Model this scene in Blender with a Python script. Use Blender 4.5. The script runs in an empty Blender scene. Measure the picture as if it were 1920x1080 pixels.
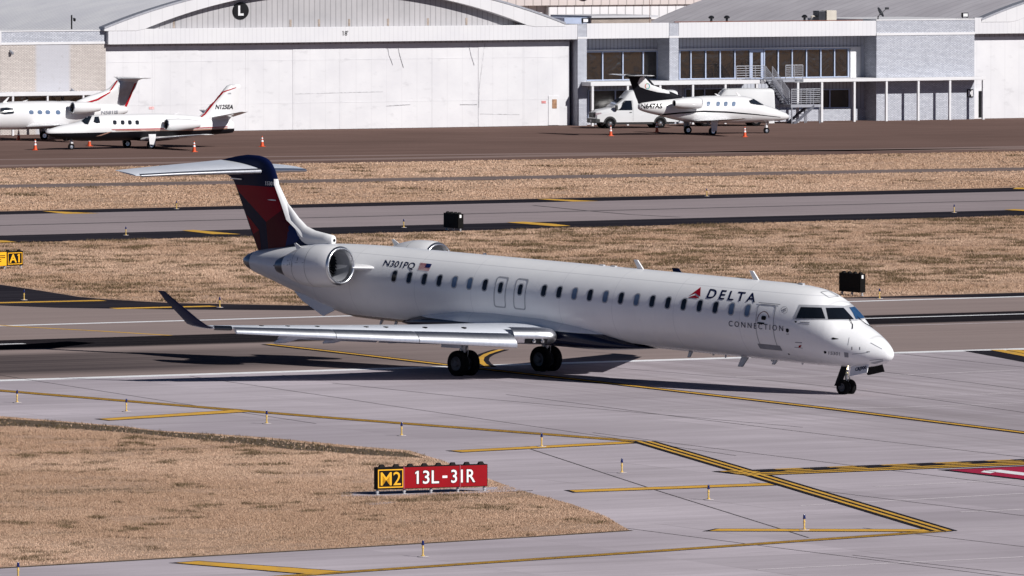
import bpy, bmesh, math, random
import numpy as np
from mathutils import Vector
from mathutils.bvhtree import BVHTree
from mathutils.geometry import tessellate_polygon

random.seed(7)
C = bpy.context.scene
COL = C.collection
R = math.radians
PI = math.pi

# ---------------------------------------------------------------- camera, sky, sun, exposure
F, HOR, CAMH = 16318.9, -245.8, 18.275          # focal length in photo pixels, horizon row, eye height
PITCH = math.atan((540 - HOR) / F)
cam = bpy.data.objects.new('camera', bpy.data.cameras.new('camera'))
COL.objects.link(cam)
cam.data.sensor_width = 36.0
cam.data.lens = 36.0 * F / 1920
cam.data.clip_start = 1.0
cam.data.clip_end = 20000
cam.location = (0, 0, CAMH)
cam.rotation_euler = (PI / 2 - PITCH, 0, 0)
C.camera = cam

SUN_AZ, SUN_EL = 127.3, 33.2                      # azimuth clockwise from +Y
w = bpy.data.worlds.new('World'); C.world = w; w.use_nodes = True
nt = w.node_tree; nt.nodes.clear()
sky = nt.nodes.new('ShaderNodeTexSky'); sky.sky_type = 'NISHITA'; sky.sun_disc = False
sky.sun_elevation = R(SUN_EL); sky.sun_rotation = R(SUN_AZ)
sky.air_density = 0.32; sky.dust_density = 0.05; sky.ozone_density = 3.5
bg = nt.nodes.new('ShaderNodeBackground'); bg.inputs[1].default_value = 0.05
wo = nt.nodes.new('ShaderNodeOutputWorld')
nt.links.new(sky.outputs[0], bg.inputs[0]); nt.links.new(bg.outputs[0], wo.inputs[0])

sd = bpy.data.lights.new('sun', 'SUN'); sd.energy = 5.0; sd.angle = R(0.53); sd.color = (1.0, 0.965, 0.93)
so = bpy.data.objects.new('sun', sd); COL.objects.link(so)
az, el = R(SUN_AZ), R(SUN_EL)
so.rotation_euler = Vector((math.sin(az) * math.cos(el), math.cos(az) * math.cos(el), math.sin(el))).to_track_quat('Z', 'Y').to_euler()
so.location = (40, -30, 60)

C.view_settings.view_transform = 'Standard'
C.view_settings.look = 'None'
C.view_settings.exposure = 0.15
C.view_settings.gamma = 1.0

# ---------------------------------------------------------------- survey: where a sight line meets the ground or a wall
def ray(u, v):
    x = (u - 960) / F; k = (540 - v) / F
    return Vector((x, math.cos(PITCH) + k * math.sin(PITCH), -math.sin(PITCH) + k * math.cos(PITCH)))
def G(u, v, z=0.0):
    d = ray(u, v); t = (z - CAMH) / d.z
    return Vector((d.x * t, d.y * t, z))
FO = Vector((-19.0, 606.9, 0)); FB = R(29.2)       # hangar row: origin and direction
FU = Vector((math.cos(FB), math.sin(FB), 0)); FV = Vector((-math.sin(FB), math.cos(FB), 0))
def fac(u, v, off=0.0):
    d = ray(u, v); t = (FO.dot(FV) + off) / d.dot(FV)
    X = d * t
    return (X - FO).dot(FU), CAMH + d.z * t

# ---------------------------------------------------------------- mesh builder
class MB:
    def __init__(s, xf=None):
        s.v = []; s.f = []; s.m = []; s.xf = xf
    def add(s, vs, fs, mi=0):
        o = len(s.v)
        s.v += [tuple(s.xf(*p)) if s.xf else tuple(p) for p in vs]
        s.f += [tuple(i + o for i in f) for f in fs]; s.m += [mi] * len(fs)
        return s
    def box(s, x0, x1, y0, y1, z0, z1, mi=0):
        vs = [(x, y, z) for z in (z0, z1) for y in (y0, y1) for x in (x0, x1)]
        return s.add(vs, [(0, 2, 3, 1), (4, 5, 7, 6), (0, 1, 5, 4), (2, 6, 7, 3), (0, 4, 6, 2), (1, 3, 7, 5)], mi)
    def prism(s, poly, lo, hi, mi=0, axis='z'):
        # poly: 2D outline, extruded along an axis
        n = len(poly)
        def P(p, h):
            return (p[0], p[1], h) if axis == 'z' else ((p[0], h, p[1]) if axis == 'y' else (h, p[0], p[1]))
        vs = [P(p, lo) for p in poly] + [P(p, hi) for p in poly]
        fs = [tuple(range(n))[::-1], tuple(range(n, 2 * n))] + [(i, (i + 1) % n, n + (i + 1) % n, n + i) for i in range(n)]
        return s.add(vs, fs, mi)
    def loft(s, rings, mi=0, cap=True, closed=True):
        n = len(rings[0]); vs = [p for r in rings for p in r]; fs = []
        for j in range(len(rings) - 1):
            for i in range(n if closed else n - 1):
                k = (i + 1) % n
                fs.append((j * n + i, j * n + k, (j + 1) * n + k, (j + 1) * n + i))
        if cap:
            fs.append(tuple(range(n))[::-1]); fs.append(tuple(range((len(rings) - 1) * n, len(rings) * n)))
        return s.add(vs, fs, mi)
    def tube(s, pts, rad, n=10, mi=0, cap=True):
        pts = [Vector(p) for p in pts]; rings = []
        for i, p in enumerate(pts):
            d = (pts[min(i + 1, len(pts) - 1)] - pts[max(i - 1, 0)]).normalized()
            a = d.orthogonal().normalized() if abs(d.z) > .9 else d.cross(Vector((0, 0, 1))).normalized()
            b = d.cross(a)
            r = rad[i] if isinstance(rad, (list, tuple)) else rad
            rings.append([tuple(p + a * (r * math.cos(t)) + b * (r * math.sin(t))) for t in [2 * PI * k / n for k in range(n)]])
        return s.loft(rings, mi, cap)
    def lathe(s, prof, org, axis='x', n=24, mi=0, cap=False):
        # prof: (along axis, radius)
        rings = []
        for h, r in prof:
            ring = []
            for k in range(n):
                t = 2 * PI * k / n; c_, s_ = r * math.cos(t), r * math.sin(t)
                p = (h, c_, s_) if axis == 'x' else ((s_, h, c_) if axis == 'y' else (c_, s_, h))
                ring.append((org[0] + p[0], org[1] + p[1], org[2] + p[2]))
            rings.append(ring)
        return s.loft(rings, mi, cap)
    def build(s, name, mats, parent=None, sharp=32, smooth=True, bevel=0, recalc=True, tri=False):
        me = bpy.data.meshes.new(name)
        me.from_pydata(s.v, [], s.f)
        for m in (mats if isinstance(mats, (list, tuple)) else [mats]): me.materials.append(m)
        me.polygons.foreach_set('material_index', s.m)
        if recalc or tri:
            bm = bmesh.new(); bm.from_mesh(me); bmesh.ops.recalc_face_normals(bm, faces=bm.faces[:])
            if tri: bmesh.ops.triangulate(bm, faces=bm.faces[:])
            bm.to_mesh(me); bm.free()
        if smooth:
            me.polygons.foreach_set('use_smooth', [True] * len(me.polygons)); me.set_sharp_from_angle(angle=R(sharp))
        me.update()
        o = bpy.data.objects.new(name, me); COL.objects.link(o)
        if parent: o.parent = parent
        if bevel:
            b = o.modifiers.new('bevel', 'BEVEL'); b.width = bevel; b.segments = 2; b.limit_method = 'ANGLE'
        return o

def tag(o, label=None, cat=None, group=None, kind=None):
    if label: o['label'] = label
    if cat: o['category'] = cat
    if group: o['group'] = group
    if kind: o['kind'] = kind
    return o
def empty(name, loc, rz=0.0):
    o = bpy.data.objects.new(name, None); COL.objects.link(o)
    o.location = loc; o.rotation_euler = (0, 0, rz); o.empty_display_size = .3
    return o
def copy_tree(o, parent=None, kids=None):
    c = o.copy(); COL.objects.link(c)
    if parent: c.parent = parent
    for ch in [x for x in o.children]: copy_tree(ch, c)
    return c
class Frame:
    def __init__(s, loc, rz):
        s.l = Vector(loc); s.c, s.s = math.cos(rz), math.sin(rz)
    def W(s, p):
        return Vector((s.l.x + p[0] * s.c - p[1] * s.s, s.l.y + p[0] * s.s + p[1] * s.c, s.l.z + p[2]))
    def L(s, p):
        x, y, z = p[0] - s.l.x, p[1] - s.l.y, p[2] - s.l.z
        return Vector((x * s.c + y * s.s, -x * s.s + y * s.c, z))
    def D(s, d):
        return Vector((d[0] * s.c + d[1] * s.s, -d[0] * s.s + d[1] * s.c, d[2]))
def bvh_of(o):
    return BVHTree.FromPolygons([v.co.copy() for v in o.data.vertices], [tuple(p.vertices) for p in o.data.polygons])
EYE = Vector((0, 0, CAMH))
def cast(u, v, bvh, fr, off, dist=None):
    o = fr.L(EYE); d = fr.D(ray(u, v)).normalized()
    loc, nor, _, _ = bvh.ray_cast(o, d)
    if loc is None:                       # just off the silhouette: take the nearest surface point
        if dist is None: return None
        loc, nor, _, _ = bvh.find_nearest(o + d * dist)
        if nor.dot(d) > 0.2 or (loc - (o + d * dist)).length > .45: return None
        return loc + nor * off
    if nor.dot(d) > 0: nor = -nor
    return loc + nor * off
def sub_poly(verts2, polys, maxlen):
    bm = bmesh.new()
    vs = [bm.verts.new((p[0], p[1], 0)) for p in verts2]
    for f in polys:
        try: bm.faces.new([vs[i] for i in f])
        except ValueError: pass
    bmesh.ops.triangulate(bm, faces=bm.faces[:])
    for _ in range(5):
        long = [e for e in bm.edges if e.calc_length() > maxlen]
        if not long: break
        bmesh.ops.subdivide_edges(bm, edges=long, cuts=1)
        bmesh.ops.triangulate(bm, faces=bm.faces[:])
    bm.verts.index_update()
    out = [(v.co.x, v.co.y) for v in bm.verts], [tuple(v.index for v in f.verts) for f in bm.faces]
    bm.free(); return out
def decal(mb, verts2, polys, bvh, fr, off=.008, maxlen=8, mi=0):
    """lay flat artwork measured on the photograph onto the surface it is painted on"""
    v2, fs = sub_poly(verts2, polys, maxlen)
    pts = [cast(u, v, bvh, fr, off) for u, v in v2]
    o = fr.L(EYE); hit = [(p - o).length for p in pts if p is not None]
    if hit and len(hit) < len(pts):
        dm = sum(hit) / len(hit); pts = [p if p is not None else cast(u, v, bvh, fr, off, dm) for p, (u, v) in zip(pts, v2)]
    fs = [f for f in fs if all(pts[i] is not None for i in f)]
    pts = [p if p is not None else Vector((0, 0, 0)) for p in pts]
    used = sorted({i for f in fs for i in f}); mp = {i: k for k, i in enumerate(used)}
    mb.add([pts[i] for i in used], [tuple(mp[i] for i in f) for f in fs], mi)
def poly_decal(mb, poly, bvh, fr, off=.008, maxlen=8, mi=0):
    decal(mb, poly, [tuple(range(len(poly)))], bvh, fr, off, maxlen, mi)

def text2d(s, bold=0.0, shear=0.0, space=1.0):
    cu = bpy.data.curves.new('text', 'FONT'); cu.body = s; cu.offset = bold; cu.shear = shear; cu.space_character = space
    cu.resolution_u = 3
    o = bpy.data.objects.new('text', cu); COL.objects.link(o)
    dg = bpy.context.evaluated_depsgraph_get()
    me = bpy.data.meshes.new_from_object(o.evaluated_get(dg))
    vs = [(v.co.x, v.co.y) for v in me.vertices]; fs = [tuple(p.vertices) for p in me.polygons]
    bpy.data.objects.remove(o); bpy.data.curves.remove(cu); bpy.data.meshes.remove(me)
    if '1' in s:                          # the figure one gets its flag
        par = list(range(len(vs)))
        def fd(i):
            while par[i] != i: i = par[i]
            return i
        for f in fs:
            for i in f[1:]: par[fd(i)] = fd(f[0])
        isl = {}
        for i in range(len(vs)): isl.setdefault(fd(i), []).append(i)
        isl = sorted(isl.values(), key=lambda q: min(vs[i][0] for i in q)); ch = [c for c in s if c != ' ']
        if len(isl) == len(ch):
            for c, q in zip(ch, isl):
                if c == '1':
                    y1 = max(vs[i][1] for i in q); x0 = min(vs[i][0] for i in q if vs[i][1] > y1 - .05); h = y1 - min(vs[i][1] for i in q); k = len(vs)
                    vs += [(x0 + .02, y1), (x0 - .12 * h, y1 - .12 * h), (x0 - .12 * h, y1 - .25 * h), (x0 + .02, y1 - .15 * h)]; fs.append((k, k + 1, k + 2, k + 3))
    x0 = min(v[0] for v in vs); x1 = max(v[0] for v in vs); y0 = min(v[1] for v in vs); y1 = max(v[1] for v in vs)
    return [((x - x0) / (x1 - x0), (y - y0) / (y1 - y0)) for x, y in vs], fs
def quad_map(q, s, t):
    # q: bottom-left, bottom-right, top-right, top-left
    return tuple((q[0][k] * (1 - s) + q[1][k] * s) * (1 - t) + (q[3][k] * (1 - s) + q[2][k] * s) * t for k in range(len(q[0])))
def text_decal(mb, s, q, bvh, fr, off=.01, maxlen=6, mi=0, **kw):
    vs, fs = text2d(s, **kw)
    decal(mb, [quad_map(q, x, y) for x, y in vs], fs, bvh, fr, off, maxlen, mi)
def text_flat(mb, s, q, mi=0, **kw):
    vs, fs = text2d(s, **kw)
    mb.add([quad_map(q, x, y) for x, y in vs], fs, mi)

# ---------------------------------------------------------------- materials
def mat(name, col, rough=.6, metal=0.0, var=.06, scale=2.0, coat=0.0, spec=.5, stretch=None, bump=0.0, emit=None, rot=0.0, detail=4):
    m = bpy.data.materials.new(name); m.use_nodes = True
    n = m.node_tree; N = n.nodes; L = n.links
    b = N['Principled BSDF']
    b.inputs['Roughness'].default_value = rough; b.inputs['Metallic'].default_value = metal
    b.inputs['Specular IOR Level'].default_value = spec
    if coat: b.inputs['Coat Weight'].default_value = coat; b.inputs['Coat Roughness'].default_value = .06
    tc = N.new('ShaderNodeTexCoord'); mp = N.new('ShaderNodeMapping'); no = N.new('ShaderNodeTexNoise')
    mp.inputs['Scale'].default_value = stretch or (1, 1, 1); mp.inputs['Rotation'].default_value = (0, 0, rot)
    no.inputs['Scale'].default_value = scale; no.inputs['Detail'].default_value = detail; no.inputs['Roughness'].default_value = .6
    L.new(tc.outputs['Object'], mp.inputs[0]); L.new(mp.outputs[0], no.inputs['Vector'])
    mx = N.new('ShaderNodeMix'); mx.data_type = 'RGBA'
    mx.inputs[6].default_value = tuple(c * (1 - var) for c in col) + (1,); mx.inputs[7].default_value = tuple(min(c * (1 + var), 1) for c in col) + (1,)
    cr = N.new('ShaderNodeMapRange'); cr.inputs[1].default_value = .3; cr.inputs[2].default_value = .7
    L.new(no.outputs[0], cr.inputs[0]); L.new(cr.outputs[0], mx.inputs[0])
    L.new(mx.outputs[2], b.inputs['Base Color'])
    if bump:
        bp = N.new('ShaderNodeBump'); bp.inputs['Strength'].default_value = bump; bp.inputs['Distance'].default_value = .02
        L.new(no.outputs[0], bp.inputs['Height']); L.new(bp.outputs[0], b.inputs['Normal'])
    if emit: b.inputs['Emission Color'].default_value = emit[0] + (1,); b.inputs['Emission Strength'].default_value = emit[1]
    m['out'] = 0
    return m
class NT:
    """small helper to write shader maths"""
    def __init__(s, m): s.n = m.node_tree; s.N = s.n.nodes; s.L = s.n.links
    def inp(s, node, i, x):
        if hasattr(x, 'is_output'): s.L.new(x, node.inputs[i])
        else: node.inputs[i].default_value = x
    def math(s, op, a, b=0.0, c=0.0):
        n = s.N.new('ShaderNodeMath'); n.operation = op
        s.inp(n, 0, a); s.inp(n, 1, b)
        if op in ('MULTIPLY_ADD', 'SMOOTH_MIN'): s.inp(n, 2, c)
        return n.outputs[0]
    def rng(s, x, a, b, c=0.0, d=1.0, smooth=False):
        n = s.N.new('ShaderNodeMapRange'); n.interpolation_type = 'SMOOTHSTEP' if smooth else 'LINEAR'
        s.inp(n, 0, x); s.inp(n, 1, a); s.inp(n, 2, b); s.inp(n, 3, c); s.inp(n, 4, d); return n.outputs[0]
    def mix(s, f, a, b, mode='MIX'):
        n = s.N.new('ShaderNodeMix'); n.data_type = 'RGBA'; n.blend_type = mode
        s.inp(n, 0, f); s.inp(n, 6, a if hasattr(a, 'is_output') else tuple(a) + (1,)); s.inp(n, 7, b if hasattr(b, 'is_output') else tuple(b) + (1,))
        return n.outputs[2]
    def obj(s): return s.N.new('ShaderNodeTexCoord').outputs['Object']
    def mapping(s, vec, scale=(1, 1, 1), rot=0.0, loc=(0, 0, 0)):
        if rot:
            n = s.N.new('ShaderNodeMapping'); n.inputs['Rotation'].default_value = (0, 0, rot); s.L.new(vec, n.inputs[0]); vec = n.outputs[0]
        n = s.N.new('ShaderNodeMapping'); n.inputs['Scale'].default_value = scale; n.inputs['Location'].default_value = loc
        s.L.new(vec, n.inputs[0]); return n.outputs[0]
    def noise(s, vec, scale, detail=4, rough=.6, dist=0.0):
        n = s.N.new('ShaderNodeTexNoise'); n.inputs['Scale'].default_value = scale; n.inputs['Detail'].default_value = detail
        n.inputs['Roughness'].default_value = rough; n.inputs['Distortion'].default_value = dist
        s.L.new(vec, n.inputs['Vector']); return n.outputs[0]
    def xyz(s, vec):
        n = s.N.new('ShaderNodeSeparateXYZ'); s.L.new(vec, n.inputs[0]); return n.outputs
    def bump(s, h, strength=.3, dist=.05):
        n = s.N.new('ShaderNodeBump'); n.inputs['Strength'].default_value = strength; n.inputs['Distance'].default_value = dist
        s.L.new(h, n.inputs['Height']); return n.outputs[0]
def raw(name, rough=.7, spec=.3, metal=0, coat=0):
    m = bpy.data.materials.new(name); m.use_nodes = True
    b = m.node_tree.nodes['Principled BSDF']; b.inputs['Roughness'].default_value = rough; b.inputs['Specular IOR Level'].default_value = spec
    b.inputs['Metallic'].default_value = metal
    if coat: b.inputs['Coat Weight'].default_value = coat; b.inputs['Coat Roughness'].default_value = .05
    return m, NT(m), b

RB = 0.5                                            # runway bearing (rad), measured from +X
# concrete of the near taxiway: slabs, streaks, tyre marks
m_conc, t, b = raw('concrete', .9, 0)
ob = t.obj()
ro = t.mapping(ob, rot=-RB)
br = t.N.new('ShaderNodeTexBrick'); br.offset = 0; br.inputs['Scale'].default_value = 1; br.inputs['Brick Width'].default_value = 5.7; br.inputs['Row Height'].default_value = 5.7
br.inputs['Mortar Size'].default_value = 0.0; br.inputs['Color1'].default_value = (.42, .42, .42, 1); br.inputs['Color2'].default_value = (.57, .57, .57, 1); br.inputs['Bias'].default_value = 0
t.L.new(ro, br.inputs['Vector'])
n1 = t.noise(ob, .07, 3); n2 = t.noise(t.mapping(ob, (.10, .9, 1), rot=-RB), .9, 5, .65); n3 = t.noise(t.mapping(ob, (.03, 1.3, 1), rot=R(63.4)), 1.0, 4, .6)
n4 = t.noise(ob, 9, 3)
c0 = t.mix(t.rng(n1, .35, .65), (.385, .345, .382), (.50, .452, .495))
c1 = t.mix(.55, c0, br.outputs[0], 'OVERLAY')
c2 = t.mix(t.rng(n2, .35, .7, 0, .5), c1, (.28, .25, .27))
# darker wheel path along the taxi centreline
xs = t.xyz(t.mapping(ob, rot=R(63.4)))
pth = t.math('MULTIPLY', t.rng(xs[1], 131, 142, 0, 1, True), t.rng(xs[1], 152, 170, 1, .35, True))
c3 = t.mix(t.math('MULTIPLY', t.rng(n3, .35, .7, .12, .70), pth), c2, (.225, .197, .208))
b2 = t.N.new('ShaderNodeTexBrick'); b2.offset = 0; b2.inputs['Scale'].default_value = 1; b2.inputs['Brick Width'].default_value = 5.7; b2.inputs['Row Height'].default_value = 5.7; b2.inputs['Mortar Size'].default_value = .03
t.L.new(ro, b2.inputs['Vector'])
c3 = t.mix(t.math('MULTIPLY', b2.outputs['Fac'], t.rng(t.noise(ob, .13, 2), .42, .62, 0, .55)), c3, (.15, .135, .14))
n5 = t.noise(t.mapping(ob, (.35, 1.6, 1), rot=-RB), 1.1, 6, .75, .6); c3 = t.mix(t.rng(n5, .56, .74, 0, .38), c3, (.21, .19, .20)); n6 = t.noise(t.mapping(ob, (.5, 2.2, 1), rot=.2), .8, 6, .7); c3 = t.mix(t.rng(n6, .60, .72, 0, .35), c3, (.50, .46, .50))
c4 = t.mix(t.rng(n4, .3, .7, 0, .12), c3, (.24, .215, .225))
t.L.new(c4, b.inputs['Base Color']); t.L.new(t.bump(n4, .15, .01), b.inputs['Normal'])

# runway asphalt with rubber deposits (v = metres across the runway)
m_run, t, b = raw('runway_asphalt', .9, 0)
ob = t.obj(); ro = t.mapping(ob, rot=-RB); X = t.xyz(ro)
nz = t.noise(t.mapping(ob, (.04, 1.2, 1), rot=-RB), 1.0, 5, .65); nb = t.noise(ob, .15, 4); nf = t.noise(ob, 7, 3)
base = t.mix(t.rng(nz, .3, .7), (.245, .195, .185), (.305, .245, .232))
base = t.mix(t.rng(nb, .35, .7, 0, .35), base, (.22, .18, .175))
vv = t.math('ADD', X[1], t.math('MULTIPLY', t.math('SUBTRACT', nz, .5), .8))
b1 = t.math('MULTIPLY', t.rng(vv, 298.3, 299.6, 0, 1, True), t.rng(vv, 305.0, 305.5, 1, 0, True))
st = t.rng(t.noise(t.mapping(ob, (.012, 1.9, 1), rot=-RB), 1.0, 4, .6), .3, .6)
b1 = t.math('MULTIPLY', b1, t.rng(st, 0, 1, .92, 1.0))
ul = t.rng(X[0], 137, 163, 1, 0, True)
b2 = t.math('MULTIPLY', t.math('MULTIPLY', t.rng(vv, 282.0, 286.0, 0, 1, True), t.rng(vv, 294.5, 297.5, 1, 0, True)), ul)
b2 = t.math('MULTIPLY', b2, t.rng(st, 0, 1, .62, .95))
base = t.mix(b2, base, (.05, .042, .046))
base = t.mix(t.rng(nf, .3, .7, 0, .15), base, (.15, .12, .12))
base = t.mix(b1, base, t.mix(t.rng(nf, .3, .7), (.006, .006, .009), (.020, .018, .022)))
t.L.new(base, b.inputs['Base Color']); t.L.new(t.bump(nf, .2, .01), b.inputs['Normal'])

def pave(name, ca, cb, cc, sx=.05, rough=.8):
    m, t, b = raw(name, .9, 0)
    ob = t.obj()
    nz = t.noise(t.mapping(ob, (sx, 1.0, 1), rot=-RB), .8, 5, .65); nb = t.noise(ob, .08, 4); nf = t.noise(ob, 5, 3)
    c = t.mix(t.rng(nz, .32, .68), ca, cb); c = t.mix(t.rng(nb, .4, .7, 0, .55), c, cc); c = t.mix(t.rng(nf, .3, .7, 0, .2), c, tuple(x * .6 for x in cc))
    t.L.new(c, b.inputs['Base Color']); return m
m_apron = pave('apron_asphalt', (.150, .098, .085), (.195, .130, .115), (.120, .080, .070))
m_apron_pale = pave('apron_seam', (.24, .175, .16), (.28, .21, .19), (.21, .15, .14))
m_taxi = pave('taxiway_concrete', (.275, .235, .245), (.335, .285, .295), (.235, .200, .208))
m_shoulder = pave('shoulder_asphalt', (.016, .015, .021), (.040, .037, .046), (.013, .0125, .018))
m_road = pave('service_road', (.155, .122, .118), (.225, .185, .18), (.11, .088, .082))
m_soil_shade = mat('soil_and_edge_shade', (.105, .078, .055), .95, var=.4, scale=3, spec=.1)  # bare soil, also used for the painted shadow line along the near grass edge
m_joint = mat('joint_sealant', (.10, .088, .092), .8, var=.3, scale=3, spec=.1)
m_joint_pale = mat('pale_joint', (.60, .55, .58), .8, var=.1, scale=3, spec=.1)
def worn(name, col, under, amt):
    m, t, b = raw(name, .85, 0)
    ob = t.obj(); n1 = t.noise(ob, 2.2, 6, .75); n2 = t.noise(ob, 14, 4, .7); n3 = t.noise(ob, .35, 3)
    c = t.mix(t.rng(n3, .3, .7), tuple(x * .82 for x in col), col)
    c = t.mix(t.rng(n1, .50, .72, 0, amt), c, under); c = t.mix(t.rng(n2, .56, .68, 0, amt * .7), c, under)
    t.L.new(c, b.inputs['Base Color']); return m
m_yel = worn('yellow_road_paint', (.66, .375, .062), (.24, .19, .15), .75)
m_blk = mat('black_road_paint', (.022, .021, .027), .9, var=.35, scale=5, spec=0)
m_wht = mat('white_road_paint', (.78, .78, .80), .6, var=.1, scale=4, spec=.3)
m_redp = mat('red_road_paint', (.36, .010, .045), .6, var=.1, scale=4, spec=.3)

# dry winter grass
m_grass, t, b = raw('dry_grass_ground', .95, 0)
ob = t.obj(); g1 = t.noise(t.mapping(ob, (.25, 1, 1), rot=-RB), .35, 6, .7); g2 = t.noise(ob, .06, 3); g3 = t.noise(ob, 4, 5, .7)
c = t.mix(t.rng(g3, .3, .7), (.27, .18, .125), (.53, .37, .275))
c = t.mix(t.rng(g2, .4, .7, 0, .5), c, (.47, .325, .25))
c = t.mix(t.rng(g1, .50, .68, 0, .8), c, (.15, .108, .070))
t.L.new(c, b.inputs['Base Color']); t.L.new(t.bump(g3, .6, .08), b.inputs['Normal'])
m_blade, t, b = raw('dry_grass_blade', .8, 0)
at = t.N.new('ShaderNodeAttribute'); at.attribute_name = 'tone'; t.L.new(at.outputs['Color'], b.inputs['Base Color'])
# ================================================================ GROUND, PAVEMENT, MARKINGS
def sheet(name, pts, z, m, kind='structure', world=False):
    mb = MB(); vs = [(p[0], p[1], z) if world else (G(*p).x, G(*p).y, z) for p in pts]
    mb.add(vs, [tuple(range(len(vs)))])
    o = mb.build(name, m, smooth=False); tag(o, kind=kind)
    for p in o.data.polygons:
        if p.normal.z < 0: p.flip()
    return o
def ext(p, q, k0, k1):
    """a line through two sight points, lengthened beyond the frame by k metres at each end"""
    a, b = G(*p), G(*q); d = (b - a).normalized()
    return a - d * k0, b + d * k1
def band(name, t0, t1, b0, b1, z, m, k=260):
    a, b = ext(t0, t1, k, k); c, d = ext(b0, b1, k, k)
    return sheet(name, [a, b, d, c], z, m, world=True)

gm = MB(); gm.add([(-4000, -1500, 0), (4000, -1500, 0), (4000, 9000, 0), (-4000, 9000, 0)], [(0, 1, 2, 3)])
tag(gm.build('ground', m_grass, smooth=False), kind='structure')
# apron in front of the hangars, with a paler seam
a, b = ext((0, 316), (1920, 284), 260, 260)
far = [FO + FU * 330 + FV * 70, FO - FU * 300 + FV * 70]
sheet('apron', [a, b, far[0], far[1]], .020, m_apron, world=True)
band('apron_seam', (0, 310), (1920, 274), (0, 313.2), (1920, 278), .024, m_apron_pale)
band('apron_seam', (0, 299), (1400, 283.5), (0, 300.6), (1400, 286), .024, m_apron_pale, 20)
band('service_road', (0, 347), (1920, 314.5), (0, 353.5), (1920, 320.5), .020, m_road)
band('service_road_edge', (300, 347.0), (1920, 317.8), (300, 347.5), (1920, 318.3), .024, m_apron_pale, 60)
# parallel taxiway: shoulders and centre
band('taxiway_shoulder', (0, 397), (1920, 352), (0, 456), (1920, 405), .020, m_shoulder)
band('taxiway', (0, 403.3), (1920, 359.5), (0, 442.5), (1920, 394), .024, m_taxi)
band('pavement_joint', (0, 423), (1920, 375.7), (0, 424.2), (1920, 376.7), .028, m_joint)
# runway shoulder, exit stub on the left, runway
sheet('taxiway_shoulder', [(-900, 470), (-300, 505), (0, 534), (74, 545), (148, 557), (204, 562), (320, 568.5), (573, 573.5), (900, 566), (1250, 565), (1600, 557.8), (1920, 549), (3600, 503), (3600, 560), (1920, 600), (0, 640), (-1600, 700)], .012, m_shoulder)
sheet('taxiway', [(-1500, 520), (-400, 560), (0, 573.7), (111, 578), (222, 579.5), (320, 581), (573, 582.6), (900, 576), (1593, 560), (1920, 557), (1920, 600), (0, 640), (-1600, 690)], .016, m_run)
a, b = ext((0, 612), (1920, 557), 700, 700); c, d = ext((0, 715), (1920, 655.5), 700, 700)
sheet('runway', [a, b, d, c], .020, m_run, world=True)
def line(name, p, q, wd, z, m, k0=0, k1=0):
    """painted line of real width wd between two sight points"""
    a, b = ext(p, q, k0, k1); d = (b - a).normalized(); n = Vector((-d.y, d.x, 0)) * wd / 2
    return sheet(name, [a - n, b - n, b + n, a + n], z, m, world=True)
line('runway_marking', (0, 612), (1920, 557), .62, .024, m_wht, 600, 600)
line('runway_marking', (0, 715), (1920, 655.5), .95, .030, m_wht, 600, 600)
line('runway_marking', (-400, 657.5), (46, 645.3), .42, .024, m_wht)
line('runway_marking', (1350, 606), (2400, 575.5), .42, .024, m_wht)
line('runway_marking', (1642, 612.6), (2400, 591), .16, .024, m_joint_pale)
# concrete of the near taxiway: from the runway edge to beyond the camera
sheet('taxiway_apron', [c, d, Vector((600, -300, 0)), Vector((-600, -300, 0))], .026, m_conc, world=True)

def poly_line(name, pts, wd, z, m, k0=0, k1=0):
    P = [G(*p) for p in pts]
    if k0: P[0] = P[0] - (P[1] - P[0]).normalized() * k0
    if k1: P[-1] = P[-1] + (P[-1] - P[-2]).normalized() * k1
    mb = MB(); vs = []
    for i, p in enumerate(P):
        d = (P[min(i + 1, len(P) - 1)] - P[max(i - 1, 0)]).normalized(); n = Vector((-d.y, d.x, 0))
        for o0, o1 in wd if isinstance(wd, list) else [(-wd / 2, wd / 2)]:
            vs.append(((p + n * o0).x, (p + n * o0).y, z)); vs.append(((p + n * o1).x, (p + n * o1).y, z))
    k = len(wd) if isinstance(wd, list) else 1; fs = []
    for i in range(len(P) - 1):
        for j in range(k):
            a = (i * k + j) * 2; e = ((i + 1) * k + j) * 2
            fs.append((a, e, e + 1, a + 1))
    mb.add(vs, fs)
    o = mb.build(name, m, smooth=False); tag(o, kind='structure')
    for p in o.data.polygons:
        if p.normal.z < 0: p.flip()
    return o
Z0 = .030
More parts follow.
